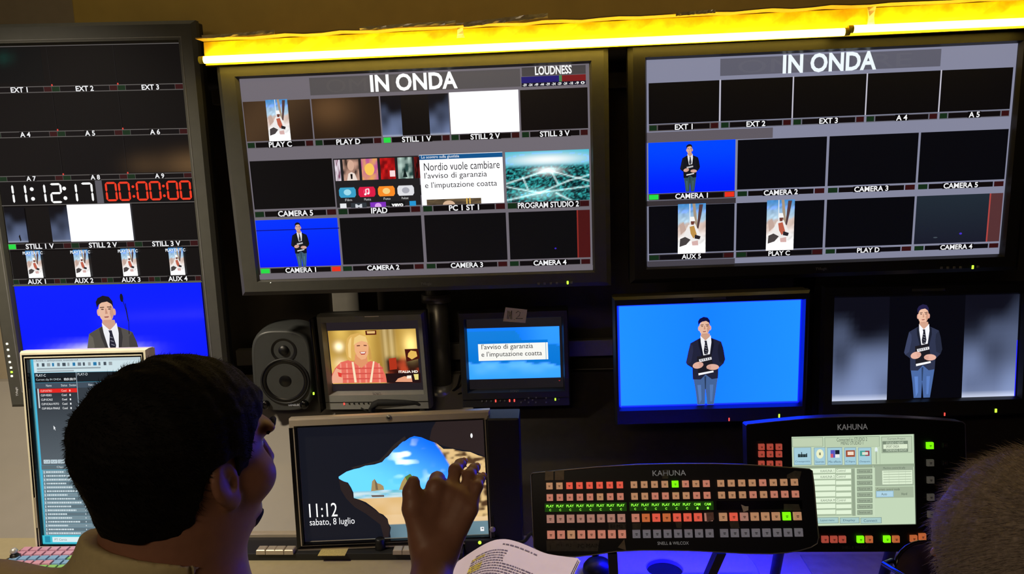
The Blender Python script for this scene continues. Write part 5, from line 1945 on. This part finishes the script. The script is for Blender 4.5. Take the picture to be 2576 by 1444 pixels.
# ================================================================== people
def cap(P, a, b, ra, rb):
    a, b = np.array(a, float), np.array(b, float)
    d = b - a
    t = np.clip(((P - a) @ d) / (d @ d + 1e-12), 0, 1)
    return np.linalg.norm(P - a - t[:, None] * d, axis=1) - (ra + (rb - ra) * t)


def ell(P, c, r):
    q = (P - np.array(c, float)) / np.array(r, float)
    k0 = np.linalg.norm(q, axis=1)
    k1 = np.linalg.norm(q / np.array(r, float), axis=1)
    return k0 * (k0 - 1) / (k1 + 1e-9)


def smin(a, b, k):
    h = np.clip(.5 + .5 * (b - a) / k, 0, 1)
    return b * (1 - h) + a * h - k * h * (1 - h)


def ssub(a, b, k):                       # a minus b
    return -smin(-a, b, k)


def surface(f, lo, hi, h):
    """closed smooth surface of f < 0 (surface nets), evaluated near the surface only"""
    lo, hi = np.array(lo, float), np.array(hi, float)
    n = np.ceil((hi - lo) / h).astype(int)
    n = ((n + 7) // 8) * 8 + 1
    blk = 8
    nb = (n - 1) // blk
    ci = np.stack(np.meshgrid(*[np.arange(k) for k in nb], indexing='ij'), -1).reshape(-1, 3)
    cc = lo + (ci + .5) * blk * h
    fc = f(cc)
    V = np.ones(tuple(n), np.float32)
    near = np.abs(fc) < blk * h * 1.25
    for i, q in zip(ci[~near], fc[~near]):
        if q < 0:
            V[i[0] * blk:i[0] * blk + blk + 1, i[1] * blk:i[1] * blk + blk + 1, i[2] * blk:i[2] * blk + blk + 1] = -1
    loc = np.stack(np.meshgrid(*[np.arange(blk + 1)] * 3, indexing='ij'), -1).reshape(-1, 3)
    act = ci[near]
    for s0 in range(0, len(act), 400):
        A_ = act[s0:s0 + 400]
        idx = (A_[:, None, :] * blk + loc[None]).reshape(-1, 3)
        V[idx[:, 0], idx[:, 1], idx[:, 2]] = f(lo + idx * h)
    S = V < 0
    acc = np.zeros(tuple(n - 1) + (3,), np.float32)
    cnt = np.zeros(tuple(n - 1), np.float32)
    edges = []
    for ax in range(3):
        sl0 = [slice(None)] * 3
        sl1 = [slice(None)] * 3
        sl0[ax] = slice(0, -1)
        sl1[ax] = slice(1, None)
        I = np.argwhere(S[tuple(sl0)] != S[tuple(sl1)])
        J = I.copy()
        J[:, ax] += 1
        v0 = V[I[:, 0], I[:, 1], I[:, 2]]
        v1 = V[J[:, 0], J[:, 1], J[:, 2]]
        t = v0 / (v0 - v1)
        P = I.astype(float)
        P[:, ax] += t
        b, c = (ax + 1) % 3, (ax + 2) % 3
        ok = (I[:, b] > 0) & (I[:, c] > 0) & (I[:, b] < n[b] - 1) & (I[:, c] < n[c] - 1)
        I, P, v0 = I[ok], P[ok], v0[ok]
        q = []
        for db, dc in ((-1, -1), (0, -1), (0, 0), (-1, 0)):
            K = I.copy()
            K[:, b] += db
            K[:, c] += dc
            np.add.at(acc, (K[:, 0], K[:, 1], K[:, 2]), P)
            np.add.at(cnt, (K[:, 0], K[:, 1], K[:, 2]), 1)
            q.append(K)
        edges.append((q, v0 < 0))
    m = cnt > 0
    ids = np.full(cnt.shape, -1, int)
    ids[m] = np.arange(m.sum())
    Vt = lo + acc[m] / cnt[m][:, None] * h
    faces = []
    for q, neg in edges:
        Q = np.stack([ids[k[:, 0], k[:, 1], k[:, 2]] for k in q], 1)
        Q[~neg] = Q[~neg][:, ::-1]
        faces.append(Q)
    return Vt, np.concatenate(faces)


def surf_obj(name, f, lo, hi, h, m, parent, disp=None):
    Vt, Fq = surface(f, lo, hi, h)
    if disp is not None:
        Vt = disp(Vt)
    me = bpy.data.meshes.new(name)
    me.from_pydata(Vt.tolist(), [], Fq.tolist())
    me.polygons.foreach_set('use_smooth', np.ones(len(Fq), bool))
    me.update()
    o = obj(name, me, m, parent)
    o.matrix_parent_inverse = parent.matrix_world.inverted() if parent.matrix_world != Matrix.Identity(4) else Matrix.Translation(-parent.location)
    return o, Vt


def head_frame(c, yaw, pitch=0.0, roll=0.0, scale=1.0):
    M = (Matrix.Rotation(yaw, 3, 'Z') @ Matrix.Rotation(pitch, 3, 'X') @ Matrix.Rotation(roll, 3, 'Y'))
    Mn = np.array(M)
    c = np.array(c)
    scale = np.array(scale, float)
    to_l = lambda P: (P - c) @ Mn / scale
    to_w = lambda p: (np.asarray(p, float) * scale) @ Mn.T + c
    return to_l, to_w


def head_sdf(p):
    d = ell(p, (0, -.012, .030), (.077, .098, .088))
    d = smin(d, ell(p, (0, .030, -.040), (.060, .062, .078)), .03)
    d = smin(d, ell(p, (0, .066, -.094), (.026, .024, .020)), .02)
    d = smin(d, ell(p, (0, .084, .026), (.052, .016, .012)), .015)
    for s_ in (-1, 1):
        d = smin(d, ell(p, (s_ * .044, .058, -.030), (.026, .028, .028)), .02)
        d = ssub(d, ell(p, (s_ * .031, .100, .004), (.017, .014, .011)), .010)
    d = smin(d, cap(p, (0, .092, .006), (0, .106, -.030), .007, .010), .010)
    for s_ in (-1, 1):
        d = smin(d, ell(p, (s_ * .011, .098, -.034), (.008, .010, .007)), .006)
    d = smin(d, ell(p, (0, .092, -.058), (.024, .010, .005)), .006)
    d = smin(d, ell(p, (0, .090, -.067), (.020, .010, .006)), .005)
    # ears
    for s_ in (-1, 1):
        q = p.copy()
        q[:, 0] = q[:, 0] * s_
        # tilt the ear back
        y, z = q[:, 1] - .006, q[:, 2] + .014
        ca, sa = math.cos(R(14)), math.sin(R(14))
        y2, z2 = y * ca + z * sa, -y * sa + z * ca
        e = np.stack([q[:, 0] - .074 - .35 * np.clip(-y2, -.01, .03), y2, z2], 1)
        out = ell(e, (0, 0, .002), (.0085, .018, .031))
        out = smin(out, ell(e, (-.002, .005, -.026), (.007, .010, .011)), .006)
        out = ssub(out, ell(e, (.010, .002, .004), (.0085, .0105, .0195)), .004)
        out = smin(out, cap(e, (.003, -.002, -.012), (.003, -.004, .018), .0028, .0024), .004)
        out = ssub(out, ell(e, (.005, .008, -.004), (.007, .0055, .008)), .003)
        d = smin(d, out, .006)
    return d


def n3(P, f, seed=0):
    """cheap layered sine noise"""
    r_ = np.random.default_rng(seed)
    s_ = 0
    for k in range(5):
        w_ = r_.normal(size=3)
        w_ /= np.linalg.norm(w_)
        s_ = s_ + np.sin(P @ w_ * f * (1 + .37 * k) + r_.random() * 6.28)
    return s_ / 5


def hair_line(y, lo_side=-.040, nape=-.068, front=.058):
    return np.interp(y, [-.12, -.05, -.024, -.014, .020, .026, .036, .046, .058, .075, .088], [nape, nape + .004, -.066, .010, .018, lo_side, lo_side, .034, .046, front, front + .004])


def hair_sdf(p, thick=.011, rough=.0016, **k):
    sk = ell(p, (0, -.012, .030), (.0775, .0985, .0885))
    sk = smin(sk, ell(p, (0, -.035, -.035), (.060, .060, .070)), .03)
    L = hair_line(p[:, 1], **k)
    top_ = sm(-.03, .08, p[:, 2])
    sh_ = sk - thick * (.45 + .75 * top_) - rough * n3(p, 260, 3) - rough * 1.4 * n3(p, 110, 5)
    return -smin(-(L - p[:, 2]) * 1.0, -sh_, .004)


def strands(name, to_l, to_w, m, parent, count, length, width, seed=1, thick=.011, low=-.08, direction=None, **k):
    """short hairs standing on the hair surface (uncountable: one part)"""
    r_ = np.random.default_rng(seed)
    d = r_.normal(size=(count * 3, 3))
    d /= np.linalg.norm(d, axis=1)[:, None]
    c = np.array([0, -.012, .030])
    lo_, hi_ = np.zeros(len(d)), np.full(len(d), .2)
    f = lambda p: hair_sdf(p, thick=thick, **k)
    for _ in range(16):
        mid = (lo_ + hi_) / 2
        v = f(c + d * mid[:, None])
        lo_ = np.where(v < 0, mid, lo_)
        hi_ = np.where(v < 0, hi_, mid)
    p = c + d * lo_[:, None]
    ok = (p[:, 2] > hair_line(p[:, 1], **k) + .014) & (lo_ > .05)
    p, d = p[ok][:count], d[ok][:count]
    flow = np.stack([d[:, 0] * .6, .9 * np.ones(len(d)), -.5 + 0 * d[:, 0]], 1) if direction is None else np.tile(np.array(direction, float), (len(d), 1))
    flow -= (flow * d).sum(1)[:, None] * d
    flow /= np.linalg.norm(flow, axis=1)[:, None] + 1e-6
    side = np.cross(d, flow)
    L_ = length * (.5 + r_.random(len(d)))[:, None]
    dirn = d * .55 + flow * .8 + r_.normal(size=d.shape) * .25
    a = p - d * .002 + side * width
    b = p - d * .002 - side * width
    mid = p + dirn * L_ * .55
    tip = p + dirn * L_ + flow * L_ * .3
    V = np.stack([a, b, mid - side * width * .6, mid + side * width * .6, tip], 1).reshape(-1, 3)
    F_ = []
    for i in range(len(p)):
        o_ = i * 5
        F_ += [(o_, o_ + 1, o_ + 2, o_ + 3), (o_ + 3, o_ + 2, o_ + 4)]
    me = bpy.data.meshes.new(name)
    me.from_pydata(to_w(V).tolist(), [], F_)
    o = obj(name, me, m, parent)
    o.matrix_parent_inverse = Matrix.Translation(-parent.location)
    o['kind'] = 'stuff'
    return o


def ball(name, c, r, m, parent):
    mb = MB()
    b2 = bmesh.new()
    bmesh.ops.create_uvsphere(b2, u_segments=24, v_segments=16, radius=r)
    mb._merge(b2, Vector(c), None, 0, smooth=True)
    o = mb.build(name, m, parent)
    o.matrix_parent_inverse = Matrix.Translation(-parent.location)
    return o


def seat_for(name, label, x, y, zs, yaw):
    r_ = thing(name, label, 'chair', (x, y, 0), (0, 0, yaw))
    for i in range(5):
        a = 2 * math.pi * i / 5
        e_ = (.28 * math.cos(a), .28 * math.sin(a))
        MB().tube([(0, 0, .09), (e_[0], e_[1], .065)], [.022, .014], n=8).build('base_leg', M_CASE, r_)
        MB().cyl((e_[0] - .012, e_[1], .028), (e_[0] + .012, e_[1], .028), .028, n=16).build('caster', M_RUB, r_)
    MB().cyl((0, 0, .08), (0, 0, zs - .08), .022, n=16).build('column', M_STEEL, r_)
    MB().box((0, 0, zs - .04), (.46, .44, .07), bev=.03, seg=4).build('seat', M_CHAIR, r_)
    MB().box((0, -.27, zs + .26), (.42, .05, .36), bev=.024, seg=4).build('backrest', M_CHAIR, r_)
    MB().tube([(0, -.10, zs - .08), (0, -.31, zs - .06), (0, -.325, zs + .06), (0, -.30, zs + .2)], .014, n=8).build('back_support', M_CASE, r_)
    return r_


# ---------------------------------------------------------- left man
HC = at(465, 1156, .86)
HS = 1.0
tl, tw = head_frame(HC, R(-36), R(-2), 0, (1.06, 1.06, 1.0))
man = thing('person', 'dark haired man in a cream T-shirt seen from behind, raising his right hand', 'person', (HC.x, .80, .66))
hc = np.array(HC)
neck0 = tw((0, -.030, -.060))
nb = np.array([hc[0] - .022, hc[1] - .012, hc[2] - .138])     # base of the neck
shc = np.array([hc[0] - .02, hc[1] - .030, hc[2] - .205])
SR = shc + np.array([.195, -.005, -.060])
SL = shc + np.array([-.225, -.010, .018])
pel = np.array([hc[0] - .01, hc[1] - .06, .72])
wri = np.array(at(1090, 1396, .86))
elb = np.array(at(1062, 1700, .72))
MCP = [np.array(at(*q)) for q in ((1096, 1224, .895), (1134, 1240, .900), (1163, 1256, .896), (1184, 1282, .888))]
FING = [
    [MCP[0], (1100, 1206, .930), (1110, 1216, .950), (1116, 1232, .952)],
    [MCP[1], (1145, 1183, .930), (1157, 1168, .950), (1163, 1163, .962)],
    [MCP[2], (1180, 1196, .928), (1191, 1180, .946), (1196, 1176, .957)],
    [MCP[3], (1200, 1224, .912), (1208, 1206, .928), (1211, 1200, .938)]]
FING = [[np.array(q) if len(q) == 3 and isinstance(q, np.ndarray) else np.array(at(*q)) for q in f_] for f_ in FING]
FR = [(.0098, .0092, .0085, .0078), (.0086, .0078, .0072, .0066), (.0082, .0076, .0069, .0063), (.0076, .0068, .0061, .0056)]
THB = [np.array(at(*q)) for q in ((1058, 1345, .862), (1036, 1280, .868), (1034, 1238, .874), (1040, 1213, .880))]
THR = (.0150, .0115, .0098, .0082)
WL = np.array([hc[0] - .30, 1.12, .825])
EL_ = np.array([hc[0] - .36, .93, .93])


def hand_arm(P):
    d = cap(P, wri, wri + (elb - wri) * .5, .0225, .0310)
    d = smin(d, cap(P, wri + (elb - wri) * .5, elb, .0310, .040), .02)
    u_ = wri + (MCP[1] - wri) * .25
    pal = None
    for k, mc in enumerate(MCP):
        q = cap(P, wri + (mc - wri) * .12 + np.array([(-.012, -.004, .005, .012)[k], 0, 0]), mc, .0140, (.0120, .0108, .0102, .0096)[k])
        pal = q if pal is None else smin(pal, q, .014)
    d = smin(d, pal, .022)
    th = cap(P, THB[0], THB[1], THR[0], THR[1])
    th = smin(th, cap(P, THB[1], THB[2], THR[1], THR[2]), .006)
    th = smin(th, cap(P, THB[2], THB[3], THR[2], THR[3]), .006)
    d = smin(d, th, .014)
    # web between thumb and index
    d = smin(d, cap(P, (THB[0] + MCP[0]) / 2, THB[1] * .7 + MCP[0] * .3, .010, .008), .016)
    fg = None
    for f_, r_ in zip(FING, FR):
        g = cap(P, f_[0], f_[1], r_[0], r_[1])
        g = smin(g, cap(P, f_[1], f_[2], r_[1], r_[2]), .004)
        g = smin(g, cap(P, f_[2], f_[3], r_[2], r_[3]), .004)
        g = smin(g, ell(P, f_[1], (r_[1] * 1.07,) * 3), .004)
        fg = g if fg is None else smin(fg, g, .0012)
        d = smin(d, np.maximum(g, np.linalg.norm(P - f_[0], axis=1) - .018), .006)
    d = smin(d, fg, .0015)
    # knuckle tendons
    for mc in MCP[1:3]:
        d = smin(d, cap(P, mc + np.array([0, -.009, .0]), wri * .45 + mc * .55 + np.array([0, -.012, 0]), .0035, .002), .008)
    return d


def left_arm(P):
    d = cap(P, SL, EL_, .045, .036)
    d = smin(d, cap(P, EL_, WL, .036, .026), .02)
    d = smin(d, ell(P, WL + np.array([.01, .05, -.008]), (.040, .055, .015)), .02)
    for k in range(4):
        a_ = WL + np.array([-.02 + k * .020, .09, -.010])
        b_ = a_ + np.array([-.006 + k * .004, (.045, .055, .050, .038)[k], -.012])
        d = smin(d, cap(P, a_, b_, .0090, .0070), .006)
    d = smin(d, cap(P, WL + np.array([.035, .03, -.01]), WL + np.array([.060, .075, -.018]), .012, .008), .010)
    return d


def man_body(P):
    d = head_sdf(tl(P)) * HS
    d = smin(d, cap(P, neck0 * .4 + nb * .6 + np.array([0, 0, .07]), nb, .070, .084), .03)
    d = smin(d, cap(P, tw((0, .0, -.075)), nb + np.array([.0, .02, .04]), .060, .074), .03)
    d = smin(d, ell(P, shc + np.array([0, 0, -.06]), (.190, .095, .100)), .06)
    d = smin(d, ell(P, (shc + pel) / 2, (.150, .100, .26)), .05)
    d = smin(d, ell(P, pel, (.165, .12, .10)), .05)
    d = smin(d, cap(P, SR, elb, .046, .040), .03)
    d = smin(d, hand_arm(P), .02)
    d = smin(d, left_arm(P), .03)
    return d


lo = np.array([min(WL[0], EL_[0], SL[0]) - .10, hc[1] - .25, pel[2] - .16])
hi = np.array([at(1215, 1200, .96).x + .05, 1.32, hc[2] + .16])
bo, _ = surf_obj('body', man_body, lo, hi, .0033, M_SKIN, man)
nails = []
for k, f_ in enumerate(FING[1:]):
    d_ = (f_[3] - f_[2]) / np.linalg.norm(f_[3] - f_[2])
    c_ = f_[3] + np.array([.0030, -.0035, .0022])
    mb = MB()
    b2 = bmesh.new()
    bmesh.ops.create_uvsphere(b2, u_segments=14, v_segments=8, radius=1)
    b2.transform(Matrix.Diagonal((.0046, .0042, .0062, 1)))
    mb._merge(b2, Vector(c_), None, 0, smooth=True)
    o = mb.build('fingernail', M_NAIL, man)
    o.matrix_parent_inverse = Matrix.Translation(-man.location)

hl_, hh_ = hc - .17, hc + .17
hf = lambda P: hair_sdf(tl(P)) * HS
surf_obj('hair', hf, hl_, hh_, .0026, M_HAIR, man)
strands('hair_strands', tl, tw, M_HAIR, man, 6500, .0045, .0004, 4)
for s_ in (-1, 1):
    ball('eyeball', tw((s_ * .028, .072, .004)), .0120 * HS, M_EYE, man)
    ball('iris', tw((s_ * .028, .0797, .004)), .0058 * HS, M_IRIS, man)
    mb = MB()
    mb.tube([tw((s_ * x_, y_, z_)) for x_, y_, z_ in ((.012, .106, .022), (.026, .102, .029), (.040, .092, .028), (.050, .078, .022))], [.003, .0042, .0038, .002], n=8)
    o = mb.build('eyebrow', M_HAIR, man)
    o.matrix_parent_inverse = Matrix.Translation(-man.location)


def beard(P):
    p = tl(P)
    sk = head_sdf(p) - .0016 - .0008 * n3(p, 300, 8)
    # chin and jaw strip
    a = p[:, 2] + .092 + .35 * np.clip(.05 - p[:, 1], 0, .1)
    b = -(p[:, 1] - .035)
    return np.maximum(np.maximum(sk, a), b) * HS


surf_obj('beard', beard, hc - .16, hc + np.array([.16, .16, .0]), .0026, M_HAIR, man)


def shirt(P):
    d = ell(P, shc + np.array([0, .0, -.058]), (.200, .108, .106))
    d = smin(d, ell(P, (shc + pel) / 2 + np.array([0, 0, 0]), (.172, .122, .275)), .05)
    d = smin(d, ell(P, pel + np.array([0, 0, .02]), (.178, .130, .085)), .04)
    d = smin(d, cap(P, shc + np.array([-.08, 0, .0]), SL + np.array([-.02, 0, -.005]), .072, .062), .03)
    d = smin(d, cap(P, SL, SL + (EL_ - SL) * .62, .066, .064), .02)
    d = smin(d, cap(P, shc + np.array([.06, 0, -.035]), SR, .066, .060), .03)
    d = smin(d, cap(P, SR, SR + (elb - SR) * .62, .064, .062), .02)
    d = smin(d, cap(P, nb + np.array([-.03, -.01, -.02]), nb + np.array([-.002, .0, .053]), .097, .090), .030)
    d = d - .0035 * n3(P, 34, 2) - .0018 * n3(P, 75, 6)
    # neck opening, sleeve ends
    ax_ = (P - nb) @ np.array([.20, .30, .933])
    r_ = np.linalg.norm((P - nb)[:, :2] - np.array([.006, .006]), axis=1)
    d = ssub(d, np.maximum(r_ - .084, -(ax_ + .06)), .004)
    d = -smin(-d, -(ax_ - .031), .004)
    for S0, E0 in ((SR, elb), (SL, EL_)):
        ax = (E0 - S0) / np.linalg.norm(E0 - S0)
        t = (P - S0) @ ax - np.linalg.norm(E0 - S0) * .62
        near = np.linalg.norm(P - (S0 + (E0 - S0) * .7), axis=1) - .12
        d = np.maximum(d, -np.maximum(-t, near))
    return d


surf_obj('t_shirt', shirt, np.array([lo[0], lo[1], pel[2] - .06]), np.array([SR[0] + .16, hc[1] + .22, nb[2] + .10]), .0050, M_SHIRT, man)


def legs_sdf(P, pel_, dx=.095, knee=.44, foot=.12, zf=.0):
    d = ell(P, pel_ + np.array([0, 0, -.03]), (.175, .135, .085))
    for s_ in (-1, 1):
        h_ = pel_ + np.array([s_ * dx, .02, -.04])
        k_ = pel_ + np.array([s_ * (dx + .03), knee, -.05])
        f_ = np.array([k_[0], k_[1] + .02, .34])
        d = smin(d, cap(P, h_, k_, .085, .062), .03)
        d = smin(d, cap(P, k_, f_, .062, .046), .03)
    return d


def trousers(name, pel_, parent):
    o, _ = surf_obj(name, lambda P: legs_sdf(P, pel_, knee=.36), pel_ + np.array([-.3, -.2, -.55]), pel_ + np.array([.3, .55, .12]), .008, M_TROUS, parent)
    for s_ in (-1, 1):
        kx, ky = pel_[0] + s_ * .125, pel_[1] + .38
        mb = MB()
        b2 = bmesh.new()
        bmesh.ops.create_uvsphere(b2, u_segments=20, v_segments=12, radius=1)
        b2.transform(Matrix.Diagonal((.045, .12, .045, 1)))
        mb._merge(b2, Vector((kx, ky + .04, .285)), None, 0, smooth=True)
        mb.cyl((kx, ky, .27), (kx, ky, .36), .042, .040)
        o = mb.build('shoe', M_BLK, parent)
        o.matrix_parent_inverse = Matrix.Translation(-parent.location)


pel = np.array([pel[0], pel[1], pel[2]])
trousers('trousers', pel, man)
seat_for('drafting_chair', 'dark office chair under the dark haired man', pel[0], pel[1] - .02, pel[2] - .105, 0)

# headset microphone stub / pendant at the chin
ec = np.array(at(585, 1415, .93))
pn = MB().tube([ec + np.array([-.004, 0, .012]), ec, ec + np.array([.008, 0, -.022])], [.003, .0042, .0035], n=8).build('pendant_cord', M_BLK, man)
pn.matrix_parent_inverse = Matrix.Translation(-man.location)

# ---------------------------------------------------------- right man
GC = at(2672, 1520, .66)
GS = 1.0
tl2, tw2 = head_frame(GC, R(12), R(-14), 0, (1.12, 1.12, 1.08))
gc = np.array(GC)
man2 = thing('person', 'grey brown haired man with glasses at the lower right corner, seen from behind', 'person', (GC.x, .58, .66))
nb2 = np.array([gc[0], gc[1] - .055, gc[2] - .23])
sh2 = nb2 + np.array([0, -.02, -.07])
pel2 = np.array([gc[0], gc[1] - .08, .70])


def arm2(P, s_, S_2):
    e_ = S_2 + np.array([s_ * .05, .10, -.27])
    w_2 = np.array([S_2[0] - s_ * .02, .99, .825])
    d = cap(P, S_2, e_, .047, .038)
    d = smin(d, cap(P, e_, w_2, .038, .027), .02)
    d = smin(d, ell(P, w_2 + np.array([0, .05, -.008]), (.040, .052, .015)), .02)
    for k in range(4):
        a_ = w_2 + np.array([-.030 + k * .020, .09, -.010])
        d = smin(d, cap(P, a_, a_ + np.array([-.006 + k * .004, (.045, .055, .050, .038)[k], -.012]), .0090, .0070), .006)
    return smin(d, cap(P, w_2 + np.array([-s_ * .035, .02, -.01]), w_2 + np.array([-s_ * .060, .065, -.018]), .012, .008), .01)


SR2, SL2 = sh2 + np.array([.19, 0, -.01]), sh2 + np.array([-.19, 0, -.01])


def man2_body(P):
    d = head_sdf(tl2(P)) * GS
    d = smin(d, cap(P, tw2((0, -.02, -.06)), nb2, .056, .068), .03)
    d = smin(d, ell(P, sh2 + np.array([0, 0, -.06]), (.190, .095, .100)), .06)
    d = smin(d, ell(P, (sh2 + pel2) / 2, (.150, .100, .24)), .05)
    d = smin(d, arm2(P, 1, SR2), .03)
    d = smin(d, arm2(P, -1, SL2), .03)
    return d


surf_obj('body', man2_body, np.array([SL2[0] - .16, gc[1] - .25, pel2[2] - .1]), np.array([SR2[0] + .16, 1.22, gc[2] + .16]), .0045, M_SKIN2, man2)
KW_ = dict(front=.064)
surf_obj('hair', lambda P: hair_sdf(tl2(P), thick=.012, rough=.0012, **KW_) * GS, gc - .18, gc + .18, .0028, M_GHAIR, man2)
strands('hair_strands', tl2, tw2, M_GHAIR, man2, 16000, .009, .00028, 9, thick=.012, **KW_)
surf_obj('shirt', lambda P: smin(smin(smin(ell(P, sh2 + np.array([0, 0, -.058]), (.200, .108, .106)), ell(P, (sh2 + pel2) / 2, (.172, .122, .26)), .05), cap(P, SR2 - np.array([.05, 0, 0]), SR2 + np.array([.045, .08, -.21]), .062, .060), .02), cap(P, SL2 + np.array([.05, 0, 0]), SL2 + np.array([-.045, .08, -.21]), .062, .060), .02) - .003 * n3(P, 40, 4), np.array([SL2[0] - .16, gc[1] - .25, pel2[2] - .08]), np.array([SR2[0] + .16, gc[1] + .2, nb2[2] + .02]), .007, M_NAVY, man2)
trousers('trousers', pel2, man2)
seat_for('drafting_chair', 'dark office chair under the grey brown haired man', pel2[0], pel2[1] - .02, pel2[2] - .105, 0)
gl = thing('eyeglasses', 'black rimmed glasses with blue reflections worn by the man at lower right', 'glasses', tuple(tw2((0, .118, .004))))
for s_ in (-1, 1):
    rimp = [tw2((s_ * (.036 + .031 * math.cos(a)), .122 - .25 * max(0, .36 * math.cos(a)) * .05, .002 + .023 * math.sin(a))) for a in [2 * math.pi * i / 24 for i in range(24)]]
    o = MB().tube(rimp, .0022 * GS, n=8, closed=True).build('rim', M_GBLK, gl)
    o.matrix_parent_inverse = Matrix.Translation(-gl.location)
    mb = MB()
    r0_, r1_ = [Vector(q) for q in rimp], [Vector(q) + Vector((0, .0012, 0)) for q in rimp]
    mb.loops([r0_, r1_], cap0=True, cap1=True)
    o = mb.build('lens', M_LENS, gl)
    o.matrix_parent_inverse = Matrix.Translation(-gl.location)
    o = MB().tube([tw2(q) for q in ((s_ * .067, .121, .010), (s_ * .083, .110, .012), (s_ * .090, .06, .012), (s_ * .090, .01, .014), (s_ * .086, -.02, -.004))], [.003, .003, .0026, .0024, .002], n=8).build('temple', M_GBLK, gl)
    o.matrix_parent_inverse = Matrix.Translation(-gl.location)
o = MB().tube([tw2(q) for q in ((-.006, .122, .006), (0, .124, .009), (.006, .122, .006))], .002, n=8).build('bridge', M_GBLK, gl)
o.matrix_parent_inverse = Matrix.Translation(-gl.location)
